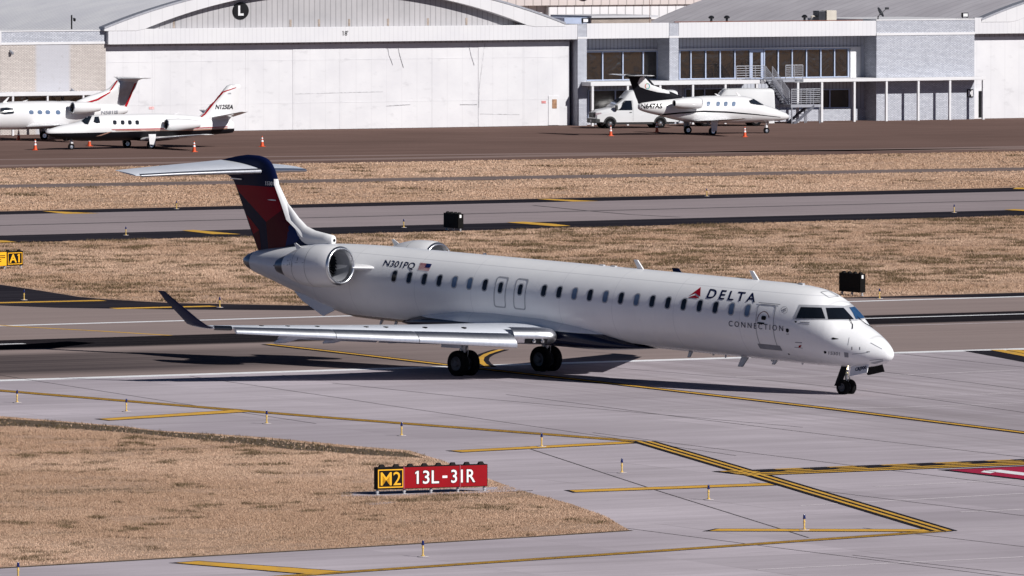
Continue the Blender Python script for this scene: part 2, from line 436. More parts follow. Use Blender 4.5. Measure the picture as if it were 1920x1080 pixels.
# double yellow edge lines on a black ground
DBL = [(-.225, -.075), (.075, .225)]
for pts, k0, k1 in (([(-300, 711), (0, 733.8), (450, 771), (640, 786.5), (1000, 814), (1196, 829)], 10, 0),):
    poly_line('taxiway_marking', pts, .75, Z0, m_blk, k0, k1); poly_line('taxiway_marking', pts, DBL, Z0 + .004, m_yel, k0, k1)
pts = [(1206, 829.5), (1410, 890), (1480, 911), (1770, 998)]
poly_line('taxiway_marking', pts, .80, Z0 + .008, m_blk); poly_line('taxiway_marking', pts, DBL, Z0 + .012, m_yel)
pts = [(1772, 997), (1240, 1034.5), (643, 1075), (200, 1105)]
poly_line('taxiway_marking', pts, .62, Z0, m_blk, 0, 10); poly_line('taxiway_marking', pts, [(-.19, -.06), (.06, .19)], Z0 + .004, m_yel, 0, 10)
def bar(pts):
    P = [G(*p) for p in pts]; cx = sum(P, Vector()) / len(P)
    big = []
    n = len(P)
    for i in range(n):
        d0 = (P[i] - P[i - 1]).normalized(); d1 = (P[(i + 1) % n] - P[i]).normalized()
        n0 = Vector((-d0.y, d0.x, 0)); n1 = Vector((-d1.y, d1.x, 0)); m_ = (n0 + n1).normalized(); k = .14 / max(.35, m_.dot(n0))
        s = 1 if (P[i] - cx).dot(m_) > 0 else -1
        big.append(P[i] + m_ * k * s)
    sheet('taxiway_marking', big, Z0 + .002, m_blk, world=True); sheet('taxiway_marking', P, Z0 + .006, m_yel, world=True)
bar([(186, 787.3), (206, 789.8), (470, 773.5), (440, 770.3)])
bar([(845, 847), (867, 849.6), (1190, 832.7), (1172, 830)])
bar([(1067, 921.2), (1080, 924.8), (1452, 911.6), (1440, 908)])
bar([(1330, 997.6), (1348, 993.8), (1735, 994.8), (1760, 998.8)])
bar([(330, 1057.6), (373, 1054.5), (640, 1073.6), (590, 1079.6)])
# yellow shoulder bars on the parallel taxiway
for q in ([(79, 396.6), (92, 396.8), (187, 401), (122, 402)], [(341, 433.2), (362, 432), (452, 440.3), (398, 440)], [(-60, 449), (12, 452.3), (32, 455), (-60, 457.5)],
          [(950, 418), (981, 416.6), (1040, 420.8), (1070, 424.6), (1040, 425.3)], [(1007, 374.2), (1026, 373.8), (1122, 378), (1075, 379)],
          [(1882, 394.3), (1902, 393), (1980, 398), (1990, 401)], [(1899, 355), (1905, 352.6), (1990, 354), (1990, 358)]):
    sheet('taxiway_marking', q, .032, m_yel)
# taxi centre lines
CL = [(-.3, .3)]
def centre(pts, k0=0, k1=0, w_=.42, z=Z0 + .006):
    poly_line('taxiway_marking', pts, w_ * 2.2, z, m_blk, k0, k1); poly_line('taxiway_marking', pts, w_ * .9, z + .004, m_yel, k0, k1)
centre([(503, 647), (700, 669.5), (860, 688.5), (1140, 720), (1560, 768.5), (1920, 813)], 0, 60, .30)
poly_line('taxiway_marking', [(-60, 607), (60, 615), (190, 622), (320, 630)], .28, .026, m_yel)
line('taxiway_marking', (-300, 575.5), (193, 564.2), .9, .024, m_yel)
line('taxiway_marking', (213, 579.6), (400, 575), .9, .026, m_yel)
cv = [(916, 689.5), (906, 684), (901, 677.5), (903, 671.5), (912, 666), (926, 661), (940, 657)]
poly_line('taxiway_marking', cv, .62, Z0 + .004, m_blk); poly_line('taxiway_marking', cv, .22, Z0 + .008, m_yel)
for i in range(3):
    line('taxiway_marking', (1868 + i * 30, 657.5), (1990 + i * 30, 680.5), .5, Z0 + .006, m_yel)
line('taxiway_marking', (1868, 658.5), (2050, 692), 2.6, Z0 + .002, m_blk)
# runway holding position: two solid and two broken lines
h0, h1 = G(1406, 894.5), G(1920, 874.0); hd = (h1 - h0).normalized(); hn = Vector((-hd.y, hd.x, 0)); hl = 46
sheet('hold_marking', [h0, h0 + hd * hl, h0 + hd * hl + hn * 2.25, h0 + hn * 2.25], Z0 + .010, m_blk, world=True)
for i in range(4):
    o0 = .12 + i * .58
    if i < 2:
        sheet('hold_marking', [h0 + hn * o0, h0 + hd * hl + hn * o0, h0 + hd * hl + hn * (o0 + .29), h0 + hn * (o0 + .29)], Z0 + .016, m_yel, world=True)
    else:
        mb = MB(); s = .2
        while s < hl:
            p = h0 + hd * s + hn * o0; q = p + hd * .95
            mb.add([p, q, q + hn * .29, p + hn * .29], [(0, 1, 2, 3)]); s += 1.9
        mb.v = [(v[0], v[1], Z0 + .016) for v in mb.v]
        tag(mb.build('hold_marking', m_yel, smooth=False), kind='structure')
# red painted runway number on the pavement
r0, r1, r3 = G(1779, 883.2), G(1920, 876.9), G(1920, 900.2)
rd = (r1 - r0).normalized(); rn = (r3 - r0).normalized()
sheet('hold_marking', [r0 - rd * .25 - rn * .3, r0 + rd * 17 - rn * .3, r0 + rd * 17 + rn * 6.5, r0 - rd * .25 + rn * 6.5], Z0 + .002, m_blk, world=True)
sheet('hold_marking', [r0, r0 + rd * 16.7, r0 + rd * 16.7 + rn * 6.2, r0 + rn * 6.2], Z0 + .006, m_redp, world=True)
mb = MB(); p0 = r0 + rn * 5.3 + rd * .35
text_flat(mb, '13L-31R', [tuple(p0), tuple(p0 + rd * 15.5), tuple(r0 + rn * .75 + rd * 15.85), tuple(r0 + rn * .75 + rd * .35)], bold=.02)
mb.v = [(v[0], v[1], Z0 + .010) for v in mb.v]
o = mb.build('hold_marking', m_wht, smooth=False, recalc=False); tag(o, kind='structure')
poly_line('soil_and_edge_shade', [(1184, 996.6), (1000, 1008.4), (600, 1032.4), (320, 1048.6), (0, 1067.4), (-200, 1078)], .22, .036, m_soil_shade)  # near grass edge: dirt edge and its shadow line painted as one dark strip
# joints
for pts in ([(40, 711), (77, 717), (333, 757), (420, 770)], [(413, 715), (640, 748), (717, 760), (1180, 827)], [(1020, 750), (1100, 760), (1240, 779), (1560, 818), (1920, 859)],
            [(1190, 823), (1321, 840), (1569, 871), (1690, 886), (1920, 914)], [(1500, 917), (1620, 932), (1920, 969)], [(1732, 1005), (1920, 1027)], [(1280, 1006), (1431, 1025.6), (1679, 1057)],
            [(1721, 1057), (1920, 1080)], [(700, 728), (860, 745), (1240, 779)], [(1140, 690), (1330, 706), (1480, 718), (1605, 732), (1766, 753), (1920, 775)], [(1650, 698), (1822, 719), (1920, 732)], [(1691, 665), (1920, 690)]):
    poly_line('pavement_joint', pts, .05, .031, m_joint, 3, 8)
poly_line('pavement_joint', [(993, 843), (1240, 924), (1516, 1010)], .06, .0315, m_joint)
poly_line('pavement_joint', [(1000, 386), (1100, 396), (1180, 403), (1275, 408)], .25, .030, m_joint)
for pts in ([(1240, 771), (1700, 765), (1920, 757)], [(1500, 950), (1920, 927)], [(1640, 914), (1920, 901)], [(1800, 962), (1920, 957)], [(1420, 1070), (1920, 1046)], [(1380, 708), (1680, 705), (1920, 695)], [(1690, 744), (1830, 741), (1990, 735)]):
    poly_line('pavement_joint', pts, .16, .0305, m_joint_pale)
# grass island in front, with a bare strip along its far edge
GRASS = [(-500, 735), (-200, 762), (0, 782), (230, 801), (293, 809), (500, 822), (640, 836), (767, 846.5), (833, 867), (920, 901), (970, 919.5), (1067, 946), (1133, 969.5), (1182, 997), (1000, 1008), (600, 1031.8), (320, 1048), (0, 1066.7), (-400, 1089)]
sheet('grass_island', GRASS, .034, m_grass)
DIRT = [(-300, 756), (0, 787), (120, 794), (230, 803.5), (300, 811.5), (500, 826), (640, 840.5), (760, 851), (800, 862), (700, 857), (560, 846), (480, 838), (300, 820), (150, 807), (0, 801), (-300, 775)]
sheet('soil_and_edge_shade', DIRT, .038, m_soil_shade)
for q in ([(640, 926), (735, 922), (1010, 912), (1000, 922), (740, 934), (640, 933)], [(675, 947), (730, 943), (745, 945), (700, 950)]):
    sheet('sign_footing', q, .042, m_conc)

# grass blades: real tufts, thick in front, coarser further off
def inside(px, py, poly):
    x = np.asarray(px); y = np.asarray(py); r = np.zeros(x.shape, bool); n = len(poly); j = n - 1
    for i in range(n):
        xi, yi = poly[i]; xj, yj = poly[j]
        cnd = ((yi > y) != (yj > y)) & (x < (xj - xi) * (y - yi) / (yj - yi + 1e-12) + xi)
        r ^= cnd; j = i
    return r
def vnoise(x, y, seed=0):
    rs = np.random.RandomState(seed); tb = rs.rand(256, 256)
    xi = np.floor(x).astype(int); yi = np.floor(y).astype(int); fx = x - xi; fy = y - yi
    fx = fx * fx * (3 - 2 * fx); fy = fy * fy * (3 - 2 * fy)
    g = lambda a, b: tb[a % 256, b % 256]
    return (g(xi, yi) * (1 - fx) + g(xi + 1, yi) * fx) * (1 - fy) + (g(xi, yi + 1) * (1 - fx) + g(xi + 1, yi + 1) * fx) * fy
def fbm(x, y, s, seed=0, o=4):
    r = 0; a = .5
    for i in range(o):
        x, y = x * .62 - y * .785 + 17.3, x * .785 + y * .62 + 5.1      # turn each octave so no rows line up
        r = r + a * vnoise(x * s, y * s, seed + i); s *= 2.1; a *= .5
    return r / (1 - .5 ** o)
def tufts(name, zones, holes, per_m2, hgt, wid, blades, seed, weeds=.62, z=.02, wsc=.5, soft=0.0, slope=None):
    rs = np.random.RandomState(seed)
    wz = [[(G(*p).x, G(*p).y) for p in q] for q in zones]; hz = [[(G(*p).x, G(*p).y) for p in q] for q in holes]
    xs = [p[0] for q in wz for p in q]; ys = [p[1] for q in wz for p in q]
    x0, x1, y0, y1 = min(xs), max(xs), min(ys), max(ys)
    n = int((x1 - x0) * (y1 - y0) * per_m2)
    x = rs.uniform(x0, x1, n); y = rs.uniform(y0, y1, n)
    keep = np.zeros(n, bool)
    for q in wz: keep |= inside(x, y, q)
    for q in hz: keep &= ~inside(x, y, q)
    c, s = math.cos(RB), math.sin(RB)
    u = x * c + y * s; v = -x * s + y * c
    dens = fbm(u, v, .5, seed + 3); thin = fbm(u, v, .13, seed + 9)
    keep &= rs.rand(n) < np.clip((dens - .22) * 3.0, .25, 1)
    x, y, u, v, dens, thin = [a[keep] for a in (x, y, u, v, dens, thin)]; n = len(x)
    weed = fbm(u, v, wsc, seed + 21) * .75 + .25 * fbm(u, v, .10, seed + 33); wk = np.clip((weed - weeds) * 10, 0, 1) * (rs.rand(n) < .6)
    if slope: wk = np.clip((weed + slope[2] * np.clip((v - slope[0]) / (slope[1] - slope[0]), -.4, 1) - weeds) * 10, 0, 1) * (rs.rand(n) < .65)
    h = hgt * (rs.uniform(.55, 1.25, n)) * (.7 + .7 * dens) * (1 + .9 * wk)
    tone = rs.rand(n)[:, None]; t2 = np.clip((thin - .35) * 3, 0, 1)[:, None]
    lo = np.array([.25, .162, .108]) + soft * np.array([.12, .085, .06]); hi = np.array([.71, .515, .385]); cl = lo + (hi - lo) * np.clip(.18 + .62 * tone + .3 * (t2 - .3), 0, 1)
    rd = np.array([.48, .315, .21]); cl = cl * (1 - .35 * (1 - t2)) + rd * .35 * (1 - t2)
    wd = np.array([.13, .095, .055]) * (.7 + .7 * rs.rand(n)[:, None]); cl = cl * (1 - wk[:, None]) + wd * wk[:, None]
    V = np.zeros((n, blades, 3, 3)); K = np.zeros((n, blades, 3, 4)); K[..., 3] = 1
    for b in range(blades):
        a = rs.uniform(0, 2 * PI, n); rr = rs.uniform(0, wid * 1.2, n); ln = rs.uniform(-.5, .5, (n, 2)) * h[:, None] * 1.0
        bx = x + rr * np.cos(a * 3.3); by = y + rr * np.sin(a * 3.3); dx = np.cos(a) * wid * .5; dy = np.sin(a) * wid * .5
        V[:, b, 0] = np.stack([bx - dx, by - dy, np.full(n, z)], 1); V[:, b, 1] = np.stack([bx + dx, by + dy, np.full(n, z)], 1)
        V[:, b, 2] = np.stack([bx + ln[:, 0], by + ln[:, 1], z + h * rs.uniform(.7, 1.1, n)], 1)
        cb = cl * rs.uniform(.86, 1.14, (n, 1))
        K[:, b, :, :3] = cb[:, None, :]
    nv = n * blades * 3
    me = bpy.data.meshes.new(name); me.vertices.add(nv); me.vertices.foreach_set('co', V.reshape(-1).astype(np.float32))
    me.loops.add(nv); me.loops.foreach_set('vertex_index', np.arange(nv, dtype=np.int32))
    me.polygons.add(nv // 3); me.polygons.foreach_set('loop_start', np.arange(0, nv, 3, dtype=np.int32))
    ca = me.color_attributes.new('tone', 'FLOAT_COLOR', 'POINT'); ca.data.foreach_set('color', K.reshape(-1).astype(np.float32))
    me.materials.append(m_blade); me.update(calc_edges=True); me.validate()
    o = bpy.data.objects.new(name, me); COL.objects.link(o); tag(o, kind='stuff')
    return o
FG = [(-160, 765), (0, 783.5), (230, 802), (293, 810), (500, 823), (640, 837), (767, 848), (833, 868), (920, 902), (970, 920), (1067, 947), (1133, 970), (1180, 996.5), (1000, 1007), (600, 1030.8), (320, 1047), (0, 1065.5), (-160, 1074)]
foot = [[(660, 927), (735, 923.5), (935, 916), (930, 921), (740, 932), (660, 932)]]
tufts('dry_grass', [FG], [DIRT] + foot, 520, .045, .013, 2, 5, .60, .034, 1.1)
tufts('dry_grass', [DIRT], [], 22, .06, .022, 3, 6, .2, .034)
MG = [(-150, 459.5), (0, 457), (960, 432), (1920, 406), (2080, 401), (2080, 545), (1920, 548.5), (1600, 557), (1250, 564), (900, 566), (573, 572.5), (320, 567.5), (204, 561), (148, 556), (74, 544), (0, 533), (-150, 519)]
tufts('dry_grass', [MG], [], 140, .062, .026, 2, 11, .555, .02, .8, 0, (322, 345, .06))
FGA = [(-120, 318.5), (0, 317), (640, 306), (1280, 295.5), (1920, 285), (2040, 283), (2040, 312.5), (1920, 314.5), (0, 347), (-120, 349)]
FGB = [(-120, 356), (0, 354), (1920, 321), (2040, 319), (2040, 348.5), (1920, 351), (0, 396), (-120, 399)]
tufts('dry_grass', [FGA, FGB], [], 34, .06, .05, 3, 17, .60, .02, .4, .9)
# ================================================================ THE AIRLINER
# airframe axes: a forward of the nose gear, b to port, c above the ground at the main gear
PX_, PY_, PSI, TP = 11.634, 302.285, .8105, math.tan(.0322)
JF = Frame((PX_, PY_, 0), -PSI)
def air(a, b, c): return (a, b, c - TP * (a + 17.25))       # the slight nose-down stance
jet = empty('airliner', (PX_, PY_, 0), -PSI)
tag(jet, 'long white twin-engine airliner with navy and red tail crossing the runway', 'airliner')

def paint(name, col, rough=.28, coat=.35, var=.03):
    m, t, b = raw(name, rough, .5 if coat else .15, 0, coat)
    ob = t.obj(); n1 = t.noise(ob, .8, 4); n2 = t.noise(t.mapping(ob, (6, 6, .5)), 1.0, 4)
    c = t.mix(t.rng(n1, .35, .65), tuple(x * (1 - var) for x in col), col)
    c = t.mix(t.rng(n2, .55, .75, 0, .10), c, tuple(x * .72 for x in col))
    t.L.new(c, b.inputs['Base Color']); return m
m_white = paint('white_paint', (.78, .78, .79))
m_navy = paint('navy_paint', (.004, .008, .040), .35, 0, .1)
m_blue = paint('deep_blue_paint', (.008, .018, .10), .35, 0, .1)
m_red = paint('red_paint', (.27, .004, .014), .4, 0, .05)
m_maroon = paint('maroon_paint', (.085, .004, .010), .4, 0, .05)
m_lead = mat('bare_metal', (.70, .71, .73), .28, 1.0, .06, 3)
m_slat = mat('brushed_metal', (.74, .75, .78), .34, 1.0, .08, 2, stretch=(1, 6, 1))
m_greymet = mat('grey_metal', (.42, .43, .45), .42, .7, .12, 4)
m_darkmet = mat('dark_metal', (.06, .062, .07), .4, .8, .2, 4)
m_nozzle = mat('nozzle_metal', (.10, .115, .145), .3, .9, .25, 5)
m_rub = mat('tyre_rubber', (.010, .010, .011), .9, 0, .3, 6, spec=.04)
m_rim = mat('wheel_alloy', (.10, .10, .11), .5, .6, .2, 8)
m_glass = mat('dark_glass', (.006, .008, .012), .06, 0, .2, 2, spec=.7)
m_bglass = mat('blue_glass', (.02, .06, .14), .06, 0, .2, 2, spec=.7)
m_shade = mat('window_shade', (.10, .15, .24), .15, 0, .1, 2, spec=.6)
m_seal = mat('grey_seal', (.36, .37, .40), .5, 0, .08, 4)
m_line = mat('panel_line', (.22, .23, .26), .6, 0, .1, 4)
m_black = mat('black_detail', (.010, .010, .012), .6, 0, .2, 6, spec=.1)
m_wing = mat('grey_wing_paint', (.59, .62, .68), .32, 0, .05, 1.5, coat=.2)
m_lamp = mat('lit_lamp', (.9, .85, .7), .2, 0, 0, 1, emit=((1.0, .86, .55), 14))

# fuselage paint: white with a navy belly
def livery(name, lo):
    m, t, b = raw(name, .26, .35, 0, .12)
    ob = t.obj(); X = t.xyz(ob)
    cc = t.math('ADD', X[2], t.math('MULTIPLY', t.math('ADD', X[0], 17.25), TP))
    n1 = t.noise(ob, .7, 4); n2 = t.noise(t.mapping(ob, (9, 9, .6)), 1, 4)
    wh = t.mix(t.rng(n1, .35, .65), (.77, .775, .79), (.81, .815, .825))
    wh = t.mix(t.rng(n2, .56, .75, 0, .09), wh, (.55, .53, .50))
    # faint skin joints
    k = t.math('ABSOLUTE', t.math('SUBTRACT', cc, 3.97)); ln = t.math('MULTIPLY', t.rng(k, .008, .016, .4, 0), t.rng(X[0], -25, -24, 0, 1))
    wh = t.mix(ln, wh, (.4, .41, .45))
    for j in (-3.9, -7.2, -10.3, -13.0, -17.6, -20.6, -24.1, -26.3, -28.6):
        wh = t.mix(t.rng(t.math('ABSOLUTE', t.math('SUBTRACT', X[0], j)), .008, .020, .30, 0), wh, (.45, .46, .5))
    wh = t.mix(t.math('MULTIPLY', t.rng(cc, 1.5, 2.1, 1, 0), t.rng(t.noise(t.mapping(ob, (1.2, 1, 3)), 1.0, 5, .65), .42, .7, 0, .45)), wh, (.52, .50, .47))
    if lo is None:
        edge = t.math('ADD', 1.655, t.math('MULTIPLY', t.rng(X[0], -10, 0, 0, 1), -.24))
    else:
        edge = t.math('ADD', lo, 0)
    f = t.rng(t.math('SUBTRACT', cc, edge), -.006, .006)
    t.L.new(t.mix(f, (.007, .011, .033), wh), b.inputs['Base Color']); return m
m_fus = livery('fuselage_paint', None); m_fair = livery('fairing_paint', 1.90)

FT = [  # a, top, bottom, half width, height of the widest point
 (2.205, 2.11, 2.09, .015, 2.10), (2.17, 2.22, 1.98, .12, 2.10), (2.05, 2.36, 1.88, .25, 2.11), (1.80, 2.54, 1.77, .43, 2.14), (1.40, 2.75, 1.66, .66, 2.20), (1.0, 2.93, 1.59, .83, 2.28),
 (.60, 3.09, 1.555, .97, 2.38), (.44, 3.17, 1.548, 1.02, 2.42), (.2, 3.40, 1.54, 1.085, 2.50), (-.03, 3.60, 1.532, 1.14, 2.57), (-.3, 3.79, 1.525, 1.19, 2.65), (-.6, 3.96, 1.52, 1.24, 2.72),
 (-1.2, 4.15, 1.515, 1.31, 2.81), (-2.0, 4.24, 1.51, 1.35, 2.86), (-3.0, 4.265, 1.51, 1.372, 2.885), (-5, 4.27, 1.51, 1.375, 2.89), (-12, 4.265, 1.51, 1.375, 2.89), (-20, 4.25, 1.505, 1.375, 2.885),
 (-23.6, 4.24, 1.50, 1.372, 2.88), (-25, 4.21, 1.52, 1.35, 2.88), (-26, 4.17, 1.68, 1.28, 2.92), (-27.2, 4.08, 1.98, 1.12, 3.0), (-28.8, 3.90, 2.36, .83, 3.1), (-29.6, 3.79, 2.56, .66, 3.14), (-30.65, 3.62, 2.80, .44, 3.19),
 (-31.05, 3.49, 2.93, .31, 3.20), (-31.3, 3.36, 3.05, .16, 3.205), (-31.42, 3.23, 3.18, .02, 3.205)]
FA = np.array([r[0] for r in FT])[::-1]
def pchip(xq, x, y):
    x = np.asarray(x); y = np.asarray(y); h = np.diff(x); d = np.diff(y) / h; m = np.zeros_like(y)
    for i in range(1, len(x) - 1):
        if d[i - 1] * d[i] > 0:
            w1 = 2 * h[i] + h[i - 1]; w2 = h[i] + 2 * h[i - 1]; m[i] = (w1 + w2) / (w1 / d[i - 1] + w2 / d[i])
    m[0], m[-1] = d[0], d[-1]
    i = int(np.clip(np.searchsorted(x, xq) - 1, 0, len(x) - 2)); s = (xq - x[i]) / h[i]
    return ((1 + 2 * s) * (1 - s) ** 2) * y[i] + s * (1 - s) ** 2 * h[i] * m[i] + s * s * (3 - 2 * s) * y[i + 1] + s * s * (s - 1) * h[i] * m[i + 1]
def sec(a): return [float(pchip(a, FA, np.array([r[k] for r in FT])[::-1])) for k in (1, 2, 3, 4)]
def ring(a, n=72):
    t_, b_, w_, z_ = sec(a); out = []
    for k in range(n):
        t = 2 * PI * k / n; s_ = math.sin(t); out.append((a, w_ * math.cos(t), z_ + (t_ - z_ if s_ > 0 else z_ - b_) * s_))
    return out
st = sorted(set([r[0] for r in FT] + [x for x in np.arange(-30, 2.0, .5)] + [x for x in np.arange(-1.5, 2.1, .12)]), reverse=True)
st_f = [a for a in st if a >= -30.651]; st_t = [-30.65] + [a for a in st if a < -30.66]
fus = MB(air).loft([ring(a) for a in st_f]).build('fuselage', m_fus, jet, 40, tri=True)
MB(air).loft([ring(a) for a in st_t]).build('tail_cone', m_nozzle, jet, 40)
fb = bvh_of(fus)
# wing-to-body fairing
fr_ = [(-9.3, 1.52, 1.50, .25), (-10.2, 1.72, 1.40, .95), (-11.2, 1.98, 1.31, 1.30), (-12.2, 2.20, 1.27, 1.44), (-14, 2.42, 1.25, 1.50), (-16.5, 2.45, 1.25, 1.52), (-18.3, 2.38, 1.26, 1.50), (-20, 2.12, 1.33, 1.36), (-21.3, 1.85, 1.42, 1.0), (-22.3, 1.58, 1.50, .4)]
rings = []
for a, t_, b_, w_ in fr_:
    rings.append([(a, w_ * abs(math.cos(x)) ** .75 * math.copysign(1, math.cos(x)), (t_ + b_) / 2 + (t_ - b_) / 2 * abs(math.sin(x)) ** .75 * math.copysign(1, math.sin(x))) for x in [2 * PI * k / 40 for k in range(40)]])
fair = MB(air).loft(rings).build('wing_fairing', m_fair, jet, 50)

def surf(a, c, side, off=.008):
    t_, b_, w_, z_ = sec(a); h = (t_ - z_) if c > z_ else (z_ - b_); q = max(-1, min(1, (c - z_) / h))
    bb = w_ * math.sqrt(max(0, 1 - q * q)); n = Vector((0, bb / (w_ * w_), (c - z_) / (h * h))).normalized()
    return (a, side * (bb + n.y * off), c + n.z * off)
def rrect(a0, a1, c0, c1, r, k=4, exp=None):
    pts = []
    for cx, cy, s0 in ((a1 - r, c1 - r, 0), (a0 + r, c1 - r, 1), (a0 + r, c0 + r, 2), (a1 - r, c0 + r, 3)):
        for i in range(k + 1):
            t = PI / 2 * (s0 + i / k); pts.append((cx + r * math.cos(t), cy + r * math.sin(t)))
    return pts
def densify(pts, d=.15):
    out = []
    for i, p in enumerate(pts):
        q = pts[(i + 1) % len(pts)]; n = max(1, int(math.hypot(q[0] - p[0], q[1] - p[1]) / d))
        out += [(p[0] + (q[0] - p[0]) * j / n, p[1] + (q[1] - p[1]) * j / n) for j in range(n)]
    return out
def ring_strip(mb, a0, a1, c0, c1, r, wd, side, off, mi=0):
    o = densify(rrect(a0, a1, c0, c1, r)); i_ = densify(rrect(a0 + wd, a1 - wd, c0 + wd, c1 - wd, max(.02, r - wd)))
    n = len(o)
    cx, cy = (a0 + a1) / 2, (c0 + c1) / 2
    inn = [(cx + (p[0] - cx) * (1 - 2 * wd / (a1 - a0)), cy + (p[1] - cy) * (1 - 2 * wd / (c1 - c0))) for p in o]
    mb.add([surf(*p, side, off) for p in o] + [surf(*p, side, off) for p in inn], [(k, (k + 1) % n, n + (k + 1) % n, n + k) for k in range(n)], mi)
def patch(mb, a0, a1, c0, c1, r, side, off, mi=0):
    p = densify(rrect(a0, a1, c0, c1, r), .1); cx, cy = (a0 + a1) / 2, (c0 + c1) / 2; n = len(p)
    vs = [surf(*q, side, off) for q in p] + [surf((q[0] + cx) / 2, (q[1] + cy) / 2, side, off) for q in p] + [surf(cx, cy, side, off)]
    fs = [(k, (k + 1) % n, n + (k + 1) % n, n + k) for k in range(n)] + [(n + k, n + (k + 1) % n, 2 * n) for k in range(n)]
    mb.add(vs, fs, mi)
rw = random.Random(4)
WX = [-21.73 + .803 * i for i in range(7)] + [-13.84 + .7915 * i for i in range(14)]
SH = {4, 5, 9, 11, 13, 19, 20}
for i, a in enumerate(WX):
    for side in (-1, 1):
        m = MB(air)
        patch(m, a - .145, a + .145, 3.06, 3.52, .11, side, .007, 0)
        patch(m, a - .11, a + .11, 3.10, 3.48, .09, side, .012, 1)
        m.build('cabin_window', [m_seal, m_shade if i in SH else m_glass], jet)
for a0, a1 in ((-16.40, -15.78), (-15.37, -14.75)):
    for side in (-1, 1):
        m = MB(air); ring_strip(m, a0, a1, 2.53, 3.64, .10, .045, side, .007)
        o = m.build('emergency_exit', m_seal, jet)
        m = MB(air); c_ = (a0 + a1) / 2
        patch(m, c_ - .13, c_ + .13, 3.03, 3.47, .10, side, .007, 0); patch(m, c_ - .10, c_ + .10, 3.07, 3.43, .08, side, .012, 1)
        m.build('cabin_window', [m_seal, m_glass], o)
# forward service door
m = MB(air); ring_strip(m, -3.10, -2.22, 2.06, 3.56, .12, .035, -1, .008)
door = m.build('service_door', m_seal, jet)
m = MB(air); patch(m, -3.20, -2.10, 1.98, 2.16, .03, -1, .011); m.build('door_sill', m_line, door)
m = MB(air); patch(m, -2.82, -2.60, 3.02, 3.16, .05, -1, .012); m.build('door_window', m_black, door)
m = MB(air); patch(m, -3.00, -2.66, 2.87, 2.93, .02, -1, .014); m.build('door_handle', m_black, door)
m = MB(air); patch(m, -3.12, -2.08, 3.575, 3.60, .01, -1, .02); m.build('door_rail', m_line, door)
m = MB(air)
arc = [(-3.02 + .30 - .30 * math.cos(t), 2.95 + .36 * math.sin(t)) for t in [PI * k / 14 for k in range(0, 13)]]
for p, q in zip(arc, arc[1:]):
    d = Vector((q[0] - p[0], q[1] - p[1])).normalized(); n = Vector((-d.y, d.x)) * .012
    m.add([surf(p[0] + n.x, p[1] + n.y, -1, .012), surf(q[0] + n.x, q[1] + n.y, -1, .012), surf(q[0] - n.x, q[1] - n.y, -1, .012), surf(p[0] - n.x, p[1] - n.y, -1, .012)], [(0, 1, 2, 3)])
m.build('door_arrow', m_maroon, door)

# cockpit glazing: measured panes laid on the nose, mirrored to port
def mirror(o):
    c = o.copy(); c.data = o.data.copy(); COL.objects.link(c)
    for v in c.data.vertices: v.co.y = -v.co.y
    c.data.flip_normals(); return c
def zpx(z, k, ox, oy): return [(x / k + ox, y / k + oy) for x, y in z]
z8 = lambda q: zpx(q, 4.908, 1440, 530)
frame_px = z8([(232, 336), (288, 203), (755, 214), (832, 342), (810, 352), (480, 342)])
m = MB(); poly_decal(m, frame_px, fb, JF, .010, 5); o = m.build('windscreen_frame', m_seal, jet, 60); mirror(o)
for q in ([(262, 328), (305, 226), (494, 232), (530, 333)], [(556, 338), (532, 234), (694, 233), (790, 340)]):
    m = MB(); poly_decal(m, z8(q), fb, JF, .020, 5); o = m.build('windscreen_pane', m_glass, jet, 60); p = mirror(o); p.data.materials[0] = m_bglass
    p.parent = jet
for q in ([(268, 322), (300, 290), (306, 318)], [(440, 322), (475, 306), (520, 312), (526, 328)], [(562, 330), (572, 312), (584, 332)]):
    pass
m = MB(air); m.tube([(.30, -.20, 3.30), (.62, -.33, 3.06), (.78, -.50, 2.94)], .014, 6); m.tube([(.30, .20, 3.30), (.62, .33, 3.06), (.78, .50, 2.94)], .014, 6)
m.build('windscreen_wiper', m_black, jet)

# lettering and emblems
z6 = lambda q: zpx(q, 6.355, 1280, 520)
m = MB(); text_decal(m, 'DELTA', z6([(283, 247), (862, 302), (890, 192), (330, 138)]), fb, JF, .012, 5, bold=.014, shear=.0, space=1.42)
m.build('lettering', m_navy, jet, smooth=False)
m = MB(); text_decal(m, 'CONNECTION', z6([(552, 582), (1200, 642), (1200, 578), (552, 516)]), fb, JF, .020, 6, bold=-.004, space=1.45)
m.build('lettering', m_navy, jet, smooth=False)
m = MB(); text_decal(m, 'N301PQ', [(718, 500.5), (776, 507.5), (780, 493), (721, 487)], fb, JF, .012, 6, bold=.006, shear=.18)
m.build('lettering', m_navy, jet, smooth=False)
m = MB(); text_decal(m, '15301', z8([(552, 660), (662, 670), (664, 640), (556, 632)]), fb, JF, .012, 6, bold=.012)
m.build('lettering', m_line, jet, smooth=False)
m = MB(); poly_decal(m, z6([(78, 221), (218, 117), (211, 234), (155, 191)]), fb, JF, .012, 5); poly_decal(m, z6([(64, 241), (152, 213), (206, 254)]), fb, JF, .012, 5)
m.build('emblem', m_red, jet, smooth=False)
# flag by the registration
fl = [(784, 506), (804.5, 508.5), (810, 495.5), (788.5, 493)]
m = MB()
for i in range(7):
    t0, t1 = i * 2 / 13, (i * 2 + 1) / 13
    poly_decal(m, [quad_map(fl, 0, t0), quad_map(fl, 1, t0), quad_map(fl, 1, t1), quad_map(fl, 0, t1)], fb, JF, .013, 8, 0)
poly_decal(m, [quad_map(fl, .55, 6 / 13), quad_map(fl, 1, 6 / 13), quad_map(fl, 1, 1), quad_map(fl, .55, 1)], fb, JF, .016, 8, 1)
m.build('flag', [m_red, m_blue], jet, smooth=False)
